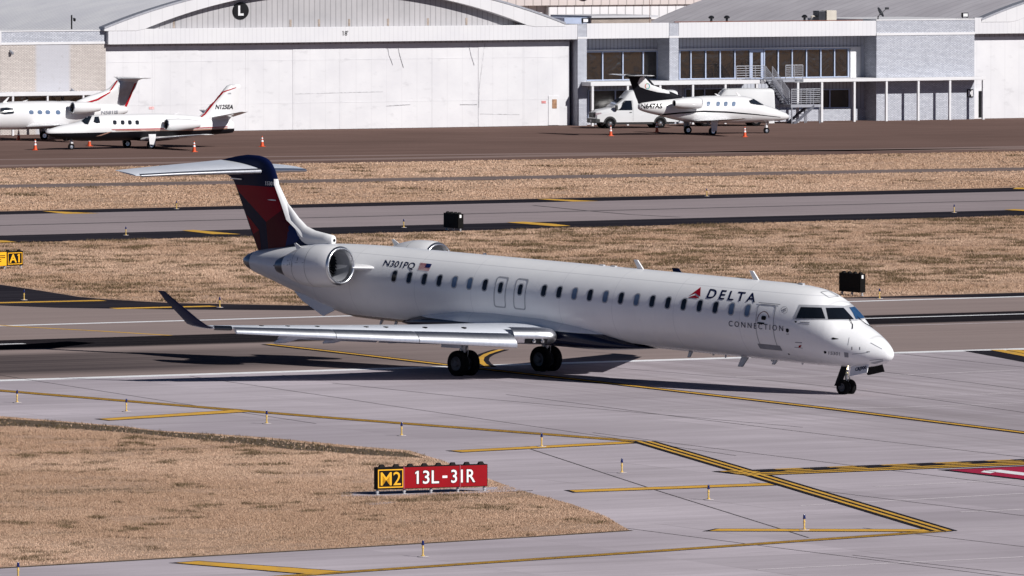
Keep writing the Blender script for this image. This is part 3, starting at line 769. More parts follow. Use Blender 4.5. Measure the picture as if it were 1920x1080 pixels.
# small stencils, ports and probes on the nose
m = MB()
for q in ([(165, 425), (178, 420), (192, 428), (194, 448), (180, 460), (166, 450)], [(515, 630), (526, 627), (538, 634), (538, 648), (524, 653), (515, 645)], [(585, 508), (600, 504), (655, 518), (605, 524), (590, 522)],
          [(182, 650), (196, 652), (204, 662), (190, 662)], [(908, 632), (938, 634), (938, 639), (908, 637)], [(770, 590), (776, 590), (776, 618), (770, 618)], [(842, 592), (848, 592), (848, 618), (842, 618)], [(245, 352), (266, 354), (262, 368), (250, 368)]):
    m = MB(); poly_decal(m, z8(q), fb, JF, .007, 6); m.build('static_port', m_black, jet, smooth=False)

for q in ([(295, 360), (383, 364), (383, 373), (295, 369)], [(272, 376), (380, 383), (380, 388), (272, 381)], [(250, 546), (314, 548), (314, 556), (250, 554)], [(245, 590), (320, 600), (320, 605), (245, 596)], [(168, 470), (194, 470), (194, 476), (168, 476)],
          [(745, 505), (750, 505), (738, 575), (733, 575)], [(775, 656), (920, 640), (920, 644), (775, 660)], [(940, 556), (946, 552), (1052, 610), (1048, 613)], [(935, 712), (1060, 702), (1060, 706), (935, 716)], [(700, 640), (740, 645), (740, 688), (705, 685)]):
    m = MB(); poly_decal(m, z8(q), fb, JF, .006, 6); m.build('stencil', m_line, jet, smooth=False)
m = MB()
for k in range(20):
    t0, t1 = 2 * PI * k / 20, 2 * PI * (k + 1) / 20
    poly_decal(m, z8([(153 + 30 * math.cos(t0), 252 + 33 * math.sin(t0)), (153 + 30 * math.cos(t1), 252 + 33 * math.sin(t1)), (153 + 27 * math.cos(t1), 252 + 30 * math.sin(t1)), (153 + 27 * math.cos(t0), 252 + 30 * math.sin(t0))]), fb, JF, .012, 9)
for q in ([(135, 245), (170, 235), (172, 245), (137, 256)], [(140, 262), (170, 252), (168, 260), (142, 268)]): poly_decal(m, z8(q), fb, JF, .012, 9)
m.build('stencil', m_line, jet, smooth=False)
m = MB(); poly_decal(m, z8([(285, 578), (312, 572), (300, 595), (282, 596)]), fb, JF, .012, 9); m.build('stencil', m_red, jet, smooth=False)
# roof hatch outline, antennas on the crown and under the belly
m = MB(); rr_ = z8([(485, 88), (560, 76), (650, 128), (560, 137)])
for i in range(4):
    p, q = rr_[i], rr_[(i + 1) % 4]; d = Vector((q[0] - p[0], q[1] - p[1])).normalized(); n = Vector((-d.y, d.x)) * .4
    poly_decal(m, [(p[0] + n.x, p[1] + n.y), (q[0] + n.x, q[1] + n.y), (q[0] - n.x, q[1] - n.y), (p[0] - n.x, p[1] - n.y)], fb, JF, .01, 6)
m.build('roof_hatch', m_line, jet, smooth=False)
def blade(a, c, h, l, sweep, mt, down=False, th=.03):
    s = -1 if down else 1
    m = MB(air); m.prism([(a, c), (a - l, c), (a - l - sweep, c + s * h), (a - l * .35 - sweep, c + s * h)], -th, th, axis='y'); m.build('antenna', mt, jet, bevel=.01)
blade(-10.05, 4.24, .34, .30, .22, m_white); blade(-4.25, 4.23, .34, .28, .22, m_white); blade(-18.2, 4.22, .10, .16, .02, m_lead)
m = MB(air)
for a in (-12.2, -11.6, -2.2): m.box(a - .12, a + .12, -.06, .06, 4.16, 4.30)
m.build('antenna_base', m_seal, jet, bevel=.02)
for a, h, l, sw in ((-7.55, .26, .2, .10), (-4.75, .40, .36, .22), (-3.32, .2, .22, .1), (-6.5, .1, .08, 0), (-5.9, .14, .06, 0), (-3.6, .1, .08, 0), (-2.1, .1, .06, 0), (-22.9, .2, .16, .1), (-23.7, .22, .14, .1)):
    blade(a, 1.55, h, l, sw, m_greymet, True)
m = MB(air); m.lathe([(0, .0), (.02, .05), (.07, .06), (.1, 0)], (-8.9, -1.36, 2.6), 'y', 10); m.build('ice_light', m_lead, jet)
m = MB(air); m.prism([(-27.7, 2.1), (-27.55, 2.1), (-27.5, 1.92), (-27.7, 1.92)], -.06, .06, axis='y'); m.build('tail_bumper', m_black, jet)

# ---------------------------------------------------------------- wings
def airfoil(n=14):
    xs = [(1 - math.cos(PI * k / n)) / 2 for k in range(n + 1)]
    th = lambda x: 5 * (.2969 * math.sqrt(x) - .126 * x - .3516 * x * x + .2843 * x ** 3 - .1036 * x ** 4)
    return [(x, th(x)) for x in xs] + [(x, -th(x) * .75) for x in xs[-2:0:-1]]
AF = airfoil()
def wing_sec(b, le, te, c, th, tw=0.0):
    ch = le - te; out = []
    for x, y in AF:
        out.append((le - x * ch, b, c + y * th * ch + (x - .25) * ch * math.tan(tw)))
    return out
def LE(b): return -12.60 - (b - 1.4) * (19.40 - 12.60) / (12.2 - 1.4)
def TE(b): return -18.25 - .10 * (b - 1.4) if b < 4.6 else -18.57 - (b - 4.6) * (20.60 - 18.57) / (12.2 - 4.6)
def WC(b): return 1.74 + (b - 1.4) * (.215 / 10.5)
def make_wing(s):
    rings = []
    for b in (1.0, 1.4, 1.75, 2.1, 2.6, 3.2, 4.6, 6, 7.5, 9, 10.5, 11.5, 12.2):
        rings.append(wing_sec(s * b, LE(b) - max(0, 2.0 - b) * .9, TE(b), WC(b), .125 - .025 * (b / 12)))
    w_ = MB(air).loft(rings).build('wing', m_wing, jet, 30)
    # polished fixed leading edge inboard, with its lamps
    rings = []
    for b, k in ((1.45, .30), (1.55, .42), (1.75, .52), (2.0, .56), (2.4, .56), (3.13, .54)):
        le = LE(b) + .22 - max(0, 2.0 - b) ** 2 * 2.2
        rings.append([(le - .85 * (1 - math.cos(t)) * .5, s * b, WC(b) - .02 + k * .56 * math.sin(t) * (1 if t > 0 else .95)) for t in [PI * (k2 / 12 - .5) * 1.0 for k2 in range(13)]])
    MB(air).loft(rings, closed=False, cap=False).build('leading_edge', m_slat, w_, 60)
    m = MB(air)
    m.add([(LE(2.1) + .225, s * 2.1, 1.66), (LE(2.8) + .225, s * 2.8, 1.66), (LE(2.8) + .17, s * 2.8, 1.50), (LE(2.1) + .17, s * 2.1, 1.50)], [(0, 1, 2, 3)])
    lampbox = m.build('lamp_recess', m_black, w_)
    m = MB(air)
    for b in (2.26, 2.52): m.lathe([(0, .0), (.012, .065), (-.02, .075)], (LE(b) + .235, s * b, 1.585), 'x', 14)
    m.build('landing_light', m_lead, lampbox)
    # slat panels, drooped
    PR = [(-.18, .06), (.0, .04), (.17, -.03), (.32, -.17), (.40, -.33), (.385, -.44), (.29, -.46), (.12, -.31), (-.04, -.10), (-.18, .02)]
    for b0, b1 in ((3.15, 6.1), (6.12, 8.6), (8.62, 11.6)):
        rings = []
        for k in range(5):
            b = b0 + (b1 - b0) * k / 4; q = 1.0 - .55 * (b - 3.15) / 8.45
            rings.append([(LE(b) + x * q + .02, s * b, WC(b) + .02 + z * q * .98) for x, z in PR])
        MB(air).loft(rings).build('slat', m_slat, w_, 40)
    m = MB(air)
    for b in (4.3, 5.5, 6.7, 7.3, 8.8, 9.7, 10.5):
        zt = WC(b) + (.125 - .025 * b / 12) * .40 * (LE(b) - TE(b)); m.box(LE(b) - .50, LE(b) - .34, s * b - .05, s * b + .05, zt - .05, zt + .035)
    m.build('slat_track', m_black, w_)
    # flaps, drooped, and their fairings
    for b0, b1 in ((1.6, 4.5), (4.6, 8.6)):
        rings = []
        for k in range(4):
            b = b0 + (b1 - b0) * k / 3; q = 1 - .05 * (b - 1.6); t0 = TE(b) + .30
            rings.append([(t0 + .05, s * b, WC(b) - .02), (t0 - .5 * q, s * b, WC(b) - .26 * q), (t0 - 1.05 * q, s * b, WC(b) - .74 * q), (t0 - .5 * q, s * b, WC(b) - .42 * q), (t0 + .05, s * b, WC(b) - .16)])
        MB(air).loft(rings).build('flap', m_wing, w_, 30)
    for b in (3.6, 6.3, 8.2):
        t0 = TE(b); rings = []
        for x, r_ in ((1.2, .03), (.8, .12), (.2, .17), (-.5, .15), (-1.1, .03)):
            dz = WC(b) - .26 - max(0, .3 - x) * .30
            rings.append([(t0 + x, s * (b + r_ * .6 * math.cos(t)), dz + r_ * math.sin(t)) for t in [2 * PI * k / 12 for k in range(12)]])
        MB(air).loft(rings).build('flap_fairing', m_wing, w_, 40)
    # winglet
    rings = []
    for k, (b, c, le, te) in enumerate(((12.20, 1.97, -19.42, -20.62), (12.33, 2.03, -19.58, -20.68), (12.48, 2.25, -19.92, -20.80), (12.70, 2.78, -20.72, -21.36), (12.84, 3.16, -21.30, -21.66))):
        ch = le - te; ring_ = []
        for x, y in AF:
            ang = [R(20), R(55), R(72), R(76), R(76)][k]
            ring_.append((le - x * ch, s * (b - y * .09 * ch * math.sin(ang)), c + y * .09 * ch * math.cos(ang)))
        rings.append(ring_)
    wl = MB(air).loft(rings).build('winglet', m_navy, w_, 40)
    rings2 = []
    for r_ in rings:
        n = len(AF); idx = [26, 27, 0, 1, 2] if n == 28 else [n - 2, n - 1, 0, 1, 2]
        rings2.append([(r_[i][0] + .015, r_[i][1] + (s * .012 if i in (1, 2) else -s * .012 if i else 0), r_[i][2] + .004) for i in idx])
    MB(air).loft(rings2, closed=False, cap=False).build('winglet_edge', m_lead, wl, 60)
    m = MB(air)
    for b0, b1 in ((11.64, 12.18),):
        rings = []
        for k in range(4):
            b = b0 + (b1 - b0) * k / 3
            rings.append([(LE(b) + .03 - .22 * (1 - math.cos(t)) * .5, s * b, WC(b) + .085 * math.sin(t)) for t in [PI * (q / 8 - .5) for q in range(9)]])
        m.loft(rings, closed=False, cap=False)
    m.build('position_light', m_glass, w_)
    return w_
for s in (-1, 1): make_wing(s)

# ---------------------------------------------------------------- tail
LEF = [(3.5, -26.9), (4.2, -27.45), (4.55, -27.95), (4.88, -28.58), (5.5, -29.03), (6.15, -29.50), (6.40, -29.56), (6.70, -29.70), (6.90, -29.86), (7.03, -30.02), (7.12, -30.25), (7.17, -30.55)]
TEF = [(3.5, -30.55), (4.2, -30.95), (5.5, -31.63), (6.1, -31.95), (6.25, -32.08), (6.45, -32.6), (6.60, -32.9), (6.72, -33.12), (6.80, -33.0), (6.96, -32.4), (7.10, -31.7), (7.17, -31.2)]
ip = lambda c, T: float(np.interp(c, [p[0] for p in T], [p[1] for p in T]))
TAF = [(x, y) for x, y in AF]
rings = []; fm = []
for c in (3.5, 3.9, 4.2, 4.55, 4.88, 5.5, 6.0, 6.15, 6.25, 6.35, 6.45, 6.6, 6.7, 6.8, 6.9, 6.98, 7.04, 7.09, 7.13, 7.16, 7.17):
    le, te = ip(c, LEF), ip(c, TEF); ch = le - te; th = .20 if c < 6.1 else .20 - .0 * (c - 6.1)
    if c > 6.95: th *= max(.12, math.sqrt(max(0, 1 - ((c - 6.95) / .23) ** 2)))
    h = .085 * 3.2 * (1 - .08 * (c - 3.5))
    if c > 6.95: h *= max(.1, math.sqrt(max(0, 1 - ((c - 6.95) / .225) ** 2)))
    rings.append([(le - x * ch, abs(y) / .5 * h * (1 if i <= 14 else -1), c) for i, (x, y) in enumerate(TAF)])
fin = MB(air).loft(rings); nf = len(AF)
fin.m = []
for j in range(len(rings) - 1):
    for i in range(nf):
        fin.m.append(0)
fin.m += [0, 0]
fin = fin.build('tail_fin', m_navy, jet, 40, tri=True); tb = bvh_of(fin)
z3 = lambda q: zpx(q, 4.908, 440, 280)
def both(poly, mt, off, name='livery_panel', parent=fin, ml=8):
    m = MB(); poly_decal(m, poly, tb, JF, off, ml); o = m.build(name, mt, parent, smooth=False); p = mirror(o); p.parent = parent; return o
both(z3([(12, 326), (120, 331), (250, 341), (405, 352), (470, 470), (495, 512), (290, 668), (222, 590), (45, 395)]), m_red, .006)
both(z3([(290, 668), (495, 512), (548, 600), (520, 668), (462, 910), (312, 928)]), m_maroon, .006)
both(z3([(108, 600), (150, 646), (226, 742), (172, 780)]), m_red, .006)
both(z3([(172, 780), (226, 742), (246, 930), (222, 936)]), m_maroon, .006)
both(z3([(496, 710), (552, 610), (640, 765), (560, 860), (470, 890)]), m_blue, .006)
rr2 = []
thk = lambda x: 5 * (.2969 * math.sqrt(x) - .126 * x - .3516 * x * x + .2843 * x ** 3 - .1036 * x ** 4)
for c in (4.3, 4.55, 4.88, 5.2, 5.5, 6.0, 6.15, 6.25, 6.35):
    le, te = ip(c, LEF), ip(c, TEF); ch = le - te; h = .085 * 3.2 * (1 - .08 * (c - 3.5)); wd = float(np.interp(c, [4.3, 4.9, 5.5, 6.3], [.40, .26, .17, .085]))
    xs_ = [wd, wd * .55, wd * .2, wd * .05]
    P = [(le - x, -thk(x / ch) / .5 * h - .007, c) for x in xs_] + [(le + .012, 0, c)] + [(le - x, thk(x / ch) / .5 * h + .007, c) for x in xs_[::-1]]
    rr2.append(P)
MB(air).loft(rr2, closed=False, cap=False).build('fin_leading_edge', m_white, fin, 60)
m = MB(); text_decal(m, '15301', z3([(281, 330), (362, 334), (362, 298), (284, 293)]), tb, JF, .012, 6, bold=.02); m.build('lettering', m_white, fin, smooth=False)
m = MB(); poly_decal(m, z3([(302, 464), (345, 460), (383, 466), (380, 473), (345, 472)]), tb, JF, .02, 9); m.build('fin_light', m_lamp if False else m_white, fin)
m = MB(air); m.box(-32.05, -31.4, -.14, -.10, 6.22, 6.26); m.build('static_wick', m_lead, fin)
# dorsal fairing with its scoop
rings = []
for a, w_, c0, c1 in ((-26.42, .10, 4.13, 4.40), (-26.46, .135, 4.08, 4.45), (-26.9, .17, 4.0, 4.50), (-27.5, .20, 3.9, 4.57), (-27.95, .19, 3.85, 4.70), (-28.4, .17, 3.8, 5.0), (-28.8, .14, 3.75, 5.35), (-29.0, .10, 3.7, 5.5)):
    rings.append([(a, w_ * math.cos(t), (c0 + c1) / 2 + (c1 - c0) / 2 * math.sin(t)) for t in [2 * PI * k / 24 for k in range(24)]])
ds = MB(air).loft(rings).build('dorsal_fairing', m_white, jet, 50)
MB(air).lathe([(0, .0), (.006, .055), (.004, .06)], (-26.415, 0, 4.265), 'x', 16).build('scoop_intake', m_black, ds)
ds.children[0].scale = (1, 1, 1)
for s in (-1, 1):
    rings = []
    for b, le, te, c, th in ((.0, -30.25, -32.75, 6.60, .10), (.14, -30.28, -32.72, 6.60, .10), (1.2, -30.95, -33.0, 6.555, .10), (2.8, -31.8, -33.42, 6.48, .095), (4.15, -32.52, -33.80, 6.40, .09), (4.27, -32.66, -33.86, 6.395, .05)):
        rings.append(wing_sec(s * b, le, te, c + .075 * (le - te) / 2.5, th, R(6.5)))
    tp = MB(air).loft(rings).build('tailplane', m_wing, jet, 30)
    rings = []
    for b, le, c in ((.16, -30.27, 6.60), (1.2, -30.93, 6.555), (2.8, -31.78, 6.48), (4.15, -32.50, 6.40)):
        rings.append([(le + .02 - .30 * (1 - math.cos(t)) * .5, s * b, c + (.105 - .010 * b) * math.sin(t)) for t in [PI * (k / 10 - .5) for k in range(11)]])
    MB(air).loft(rings, closed=False, cap=False).build('leading_edge', m_slat, tp, 60)
    # ventral strake
    m = MB(air); t_ = .03
    pl = [(-28.25, 2.34, .38), (-27.5, 2.0, .62), (-26.06, 1.52, .86), (-25.60, 1.76, .72), (-25.9, 2.0, .75), (-27.3, 2.35, .6)]
    m.loft([[(a, s * (b - t_), c) for a, c, b in pl], [(a, s * (b + t_), c) for a, c, b in pl]]); m.build('ventral_strake', m_white, jet)

# ---------------------------------------------------------------- engines
ENG_A, ENG_B = -23.35, 2.44
def ecyl(s, prof, n=48):
    """profile along the nacelle axis: distance aft of the lip, radius"""
    rings = []
    for x, r_ in prof:
        a = ENG_A - x; c = 3.60 - .062 * x
        rings.append([(a, s * ENG_B + r_ * math.cos(t), c + r_ * math.sin(t)) for t in [2 * PI * k / n for k in range(n)]])
    return rings
for s in (-1, 1):
    cow = MB(air).loft(ecyl(s, [(.10, .715), (.25, .755), (.55, .785), (.95, .80), (1.4, .785), (1.9, .715), (2.35, .60), (2.78, .445), (2.76, .41)]), cap=False).build('engine', m_white, jet, 40)
    MB(air).loft(ecyl(s, [(.16, .715), (.06, .700), (.01, .668), (0, .640), (.02, .605), (.08, .580), (.18, .570)]), cap=False).build('inlet_lip', m_lead, cow, 60)
    MB(air).loft(ecyl(s, [(.16, .572), (.4, .585), (.9, .60), (1.0, .60)]), cap=False).build('inlet_duct', m_seal, cow, 60)
    m = MB(air); m.loft(ecyl(s, [(.98, .602), (.98, .01)]), cap=False); fan = m.build('fan', m_black, cow)
    m = MB(air)
    for k in range(28):
        t0 = 2 * PI * k / 28; a0, c0 = ENG_A - .90, 3.60 - .062 * .9
        for r0, r1 in ((.16, .59),):
            p = [(a0, s * ENG_B + r0 * math.cos(t0), c0 + r0 * math.sin(t0)), (a0 + .03, s * ENG_B + r1 * math.cos(t0 + .05), c0 + r1 * math.sin(t0 + .05)), (a0 - .05, s * ENG_B + r1 * math.cos(t0 + .21), c0 + r1 * math.sin(t0 + .21)), (a0 - .06, s * ENG_B + r0 * math.cos(t0 + .16), c0 + r0 * math.sin(t0 + .16))]
            m.add(p, [(0, 1, 2, 3)])
    m.build('fan_blades', m_darkmet, fan)
    MB(air).loft(ecyl(s, [(.62, .004), (.66, .05), (.80, .14), (.92, .19)], 20), cap=False).build('spinner', m_darkmet, fan, 60)
    MB(air).loft(ecyl(s, [(2.55, .50), (2.80, .420), (2.95, .385), (3.25, .30), (3.38, .255), (3.36, .235)]), cap=False).build('exhaust_nozzle', m_nozzle, cow, 40)
    MB(air).loft(ecyl(s, [(3.2, .20), (3.45, .12), (3.72, .015)], 20), cap=False).build('exhaust_cone', m_darkmet, cow, 50)
    # panel joints on the cowl
    m = MB(air)
    for x, r_ in ((1.15, .797), (1.95, .706)):
        m.loft([r for r in ecyl(s, [(x, r_ + .004), (x + .018, r_ + .0015)], 48)], cap=False)
    for x0, x1, t0 in ((1.9, 2.7, 0), ):
        pass
    m.build('cowl_joint', m_line, cow)
    m = MB(air)
    for x0, x1, tt, tw in ((2.05, 2.65, 175, .6), (1.2, 1.75, 170, .5), (2.1, 2.13, 165, 9), (2.25, 2.30, 168, 10), (1.6, 1.64, 160, 5), (1.9, 1.93, 176, 6)):
        rr = lambda x: float(np.interp(x, [.95, 1.4, 1.9, 2.35, 2.78], [.80, .785, .715, .60, .445])) + .006
        P = []
        for x, q in ((x0, tt - tw), (x1, tt - tw), (x1, tt + tw), (x0, tt + tw)):
            th = R(q); P.append((ENG_A - x, s * (ENG_B - rr(x) * math.cos(th)) if True else 0, 3.60 - .062 * x + rr(x) * math.sin(th)))
        m.add(P, [(0, 1, 2, 3)])
    m.build('cowl_latch', m_line, cow)
    m = MB(air); m.prism([(-25.45, 4.10), (-25.75, 4.0), (-25.92, 4.26), (-25.82, 4.28)], s * ENG_B - .015, s * ENG_B + .015, axis='y'); m.build('cowl_fin', m_white, cow)
    # pylon
    rings = []
    for b, le, te, c, h in ((.95, -22.85, -26.9, 3.50, .16), (1.35, -22.95, -26.6, 3.50, .13), (1.86, -23.35, -26.3, 3.50, .12)):
        rings.append([(le - x * (le - te), s * b, c - .055 * x * 3 + y * 2 * h) for x, y in AF])
    MB(air).loft(rings).build('pylon', m_white, jet, 40)

# ---------------------------------------------------------------- landing gear
def wheel(parent, a, b, rad, wd, name='wheel'):
    h = wd / 2; e = rad * .55
    t_ = MB().lathe([(-h * .8, e), (-h, e * 1.15), (-h, rad * .86), (-h * .72, rad * .97), (-h * .3, rad), (h * .3, rad), (h * .72, rad * .97), (h, rad * .86), (h, e * 1.15), (h * .8, e)], (a, b, rad - .004), 'y', 36).build(name, m_rub, parent, 40)
    m = MB()
    for s in (-1, 1):
        m.lathe([(s * h * .82, e * 1.02), (s * h * .62, e * .92), (s * h * .55, e * .55), (s * h * .9, e * .38), (s * h * .95, .002)], (a, b, rad), 'y', 24)
        for k in range(8):
            q = 2 * PI * k / 8; m.lathe([(s * h * .58, .0), (s * h * .66, .035), (s * h * .5, .035)], (a + e * .74 * math.cos(q), b, rad + e * .74 * math.sin(q)), 'y', 6)
    m.build('wheel_rim', m_rim, t_, 30); return t_
for s in (-1, 1):
    b0 = s * 2.06
    m = MB(); m.tube([(-17.25, b0, .46), (-17.25, b0, .95)], .075, 14); m.tube([(-17.25, b0, .90), (-17.1, b0 * .98, 1.75)], .115, 14)
    m.tube([(-17.25, b0 - .34, .46), (-17.25, b0 + .34, .46)], .06, 12); m.tube([(-17.2, b0, 1.1), (-16.6, b0 * .62, 1.7)], .05, 10); m.tube([(-17.30, b0, .55), (-17.52, b0, .85), (-17.3, b0, 1.15)], .04, 8)
    m.tube([(-17.1, b0 + .06, 1.5), (-17.12, b0 + .10, .8), (-17.2, b0 + .08, .5)], .016, 6)
    g = m.build('main_gear', m_greymet, jet)
    for d in (-.27, .27): wheel(g, -17.25, b0 + d, .472, .30)
    m = MB(); m.box(-17.75, -16.75, b0 + s * .62 - .02, b0 + s * .62 + .02, 1.05, 1.62); m.build('gear_door', m_wing, g)
m = MB(); m.tube([(0, 0, .28), (-.02, 0, .80)], .045, 12); m.tube([(-.02, 0, .72), (-.10, 0, 1.62)], .075, 12); m.tube([(0, -.20, .27), (0, .20, .27)], .04, 10)
m.tube([(-.06, 0, 1.0), (.35, 0, 1.15), (.5, 0, 1.5)], .03, 8); m.tube([(.03, 0, .40), (.16, 0, .58), (.05, 0, .78)], .025, 8); m.tube([(.05, -.1, .95), (.28, -.16, 1.02), (.36, -.1, .98)], .03, 8)
m.tube([(-.06, 0, .9), (-.5, 0, 1.5)], .035, 8); m.box(-.12, .10, -.13, .13, .98, 1.10)
ng = m.build('nose_gear', m_greymet, jet)
for d in (-.165, .165): wheel(ng, 0, d, .272, .19)
m = MB(); m.lathe([(0, .0), (.02, .036), (-.03, .04)], (.20, -.16, .93), 'x', 14); lamp_o = m.build('taxi_light', m_lamp, ng)
m = MB(air); m.prism([(-.02, 1.56), (.27, 1.56), (-.06, .87), (-.36, .85)], -.24, -.20, axis='y'); m.build('gear_door', m_black, ng)
for s in (-1, 1):
    m = MB(air)
    pl = [(.60, 1.26, .44), (1.42, 1.45, .42), (1.40, 1.80, .30), (.53, 1.60, .30)]
    m.loft([[(a, s * (b + .0), c) for a, c, b in pl], [(a, s * (b + .025), c) for a, c, b in pl]])
    d_ = m.build('nose_gear_door', m_white if s < 0 else m_black, jet, tri=True)
    if s < 0:
        m = MB(); db = bvh_of(d_); text_decal(m, 'CRJ900', z8([(802, 824), (906, 802), (906, 762), (802, 784)]), db, JF, .006, 6, bold=.045); m.build('lettering', m_navy, d_, smooth=False)
m = MB(); poly_decal(m, z8([(940, 738), (1060, 712), (1060, 722), (1010, 742), (985, 748), (945, 740)]), fb, JF, .01, 6); m.build('gear_bay', m_seal, jet, smooth=False)
# ================================================================ HANGAR ROW
def facade_mat(name, ca, cb, rib=None, ribw=.12, ribc=.55, stain=.35, axis=0, rough=.7, scale=.35, streak=(1, 1, .25)):
    """painted siding: ribs along one axis, uneven weathering"""
    m, t, b = raw(name, rough, .3)
    ob = t.obj(); X = t.xyz(ob)
    n1 = t.noise(ob, scale, 4); n2 = t.noise(t.mapping(ob, streak), 1.6, 5, .65)
    c = t.mix(t.rng(n1, .35, .65), ca, cb)
    c = t.mix(t.rng(n2, .58, .8, 0, stain), c, tuple(x * .62 for x in ca))
    if rib:
        f = t.math('FRACT', t.math('DIVIDE', X[axis], rib)); k = t.rng(f, ribw, ribw + .08, 1, 0)
        c = t.mix(t.math('MULTIPLY', k, ribc), c, tuple(x * .40 for x in ca))
    t.L.new(c, b.inputs['Base Color']); return m
def brick_mat(name, ca, cb, mortar, patch=None):
    m, t, b = raw(name, .85, .2)
    ob = t.obj(); X = t.xyz(ob); cx = t.N.new('ShaderNodeCombineXYZ')
    t.L.new(t.math('ADD', X[0], X[1]), cx.inputs[0]); t.L.new(X[2], cx.inputs[1])
    br = t.N.new('ShaderNodeTexBrick'); br.inputs['Scale'].default_value = 1; br.inputs['Brick Width'].default_value = .24; br.inputs['Row Height'].default_value = .085
    br.inputs['Mortar Size'].default_value = .013; br.inputs['Mortar Smooth'].default_value = .3
    br.inputs['Color1'].default_value = ca + (1,); br.inputs['Color2'].default_value = cb + (1,); br.inputs['Mortar'].default_value = mortar + (1,)
    t.L.new(cx.outputs[0], br.inputs['Vector'])
    n1 = t.noise(ob, .9, 5, .7); n2 = t.noise(ob, 4, 3)
    c = br.outputs[0]
    if patch:
        c = t.mix(t.math('MULTIPLY', t.rng(X[0], patch[0], patch[0] + .25), t.rng(X[0], patch[1], patch[1] + .25, .8, 0)), c, patch[2])
    c = t.mix(t.rng(n1, .55, .75, 0, .4), c, tuple(x * .6 for x in ca)); c = t.mix(t.rng(n2, .62, .7, 0, .35), c, tuple(x * .5 for x in ca))
    t.L.new(c, b.inputs['Base Color']); return m
m_fascia = facade_mat('white_fascia', (.58, .58, .61), (.62, .62, .64), .35, .06, .22, .15)
m_door = facade_mat('hangar_door_paint', (.58, .58, .605), (.64, .64, .66), 1.22, .004, .12, .5, streak=(.5, 1, 1.1))
m_gable = facade_mat('grey_siding', (.34, .335, .35), (.41, .40, .415), .42, .14, .5, .35)
m_recess = facade_mat('office_siding', (.40, .42, .48), (.47, .49, .54), .30, .2, .6, .2)
m_roofw = facade_mat('white_metal_roof', (.74, .74, .78), (.84, .84, .86), .55, .20, .5, .25, axis=1, rough=.55, streak=(.3, 1, .3))
m_roofg = facade_mat('grey_roof_sheet', (.44, .42, .45), (.52, .50, .53), 1.4, .04, .4, .5, axis=1, rough=.8, streak=(.2, .9, .3))
m_backw = facade_mat('white_siding', (.60, .60, .63), (.66, .66, .68), .80, .07, .8, .2)
m_backp = facade_mat('pinkish_siding', (.50, .45, .44), (.56, .50, .485), .80, .07, .7, .2)
m_arch = facade_mat('white_arch_panel', (.58, .58, .60), (.62, .62, .64), .9, .02, .2, .12)
m_brickw = brick_mat('painted_brick', (.44, .46, .52), (.56, .58, .64), (.13, .135, .16))
m_brickb = brick_mat('beige_painted_brick', (.50, .455, .43), (.59, .54, .51), (.17, .155, .15), (-1.55, 1.05, (.43, .44, .49)))
m_bricktan = brick_mat('tan_brick', (.30, .25, .22), (.38, .32, .28), (.18, .16, .15))
m_trim = mat('white_trim', (.62, .62, .64), .6, var=.04, scale=1.5)
m_alum = mat('blue_grey_aluminium', (.38, .44, .58), .45, .3, .08, 2)
m_soffit = mat('grey_soffit', (.45, .45, .48), .7, var=.06, scale=1)
m_rflat = mat('flat_roof', (.30, .29, .30), .9, var=.2, scale=.5)
m_rust = mat('rusty_flashing', (.16, .055, .035), .8, var=.3, scale=1)
m_steel = mat('galvanised_steel', (.33, .34, .38), .45, .35, .12, 4)
m_dark = mat('dark_opening', (.014, .014, .016), .8, spec=.05, var=.2, scale=1)
m_greybox = mat('beige_metal', (.50, .46, .40), .6, var=.08, scale=2)
# reflective bronze window glass, slightly wavy
m_refl, t, b = raw('bronze_glass', .03, .8, .92)
b.inputs['Base Color'].default_value = (.130, .120, .115, 1)
ob = t.obj(); t.L.new(t.bump(t.noise(ob, .7, 2, .5, 1.0), .22, .05), b.inputs['Normal'])

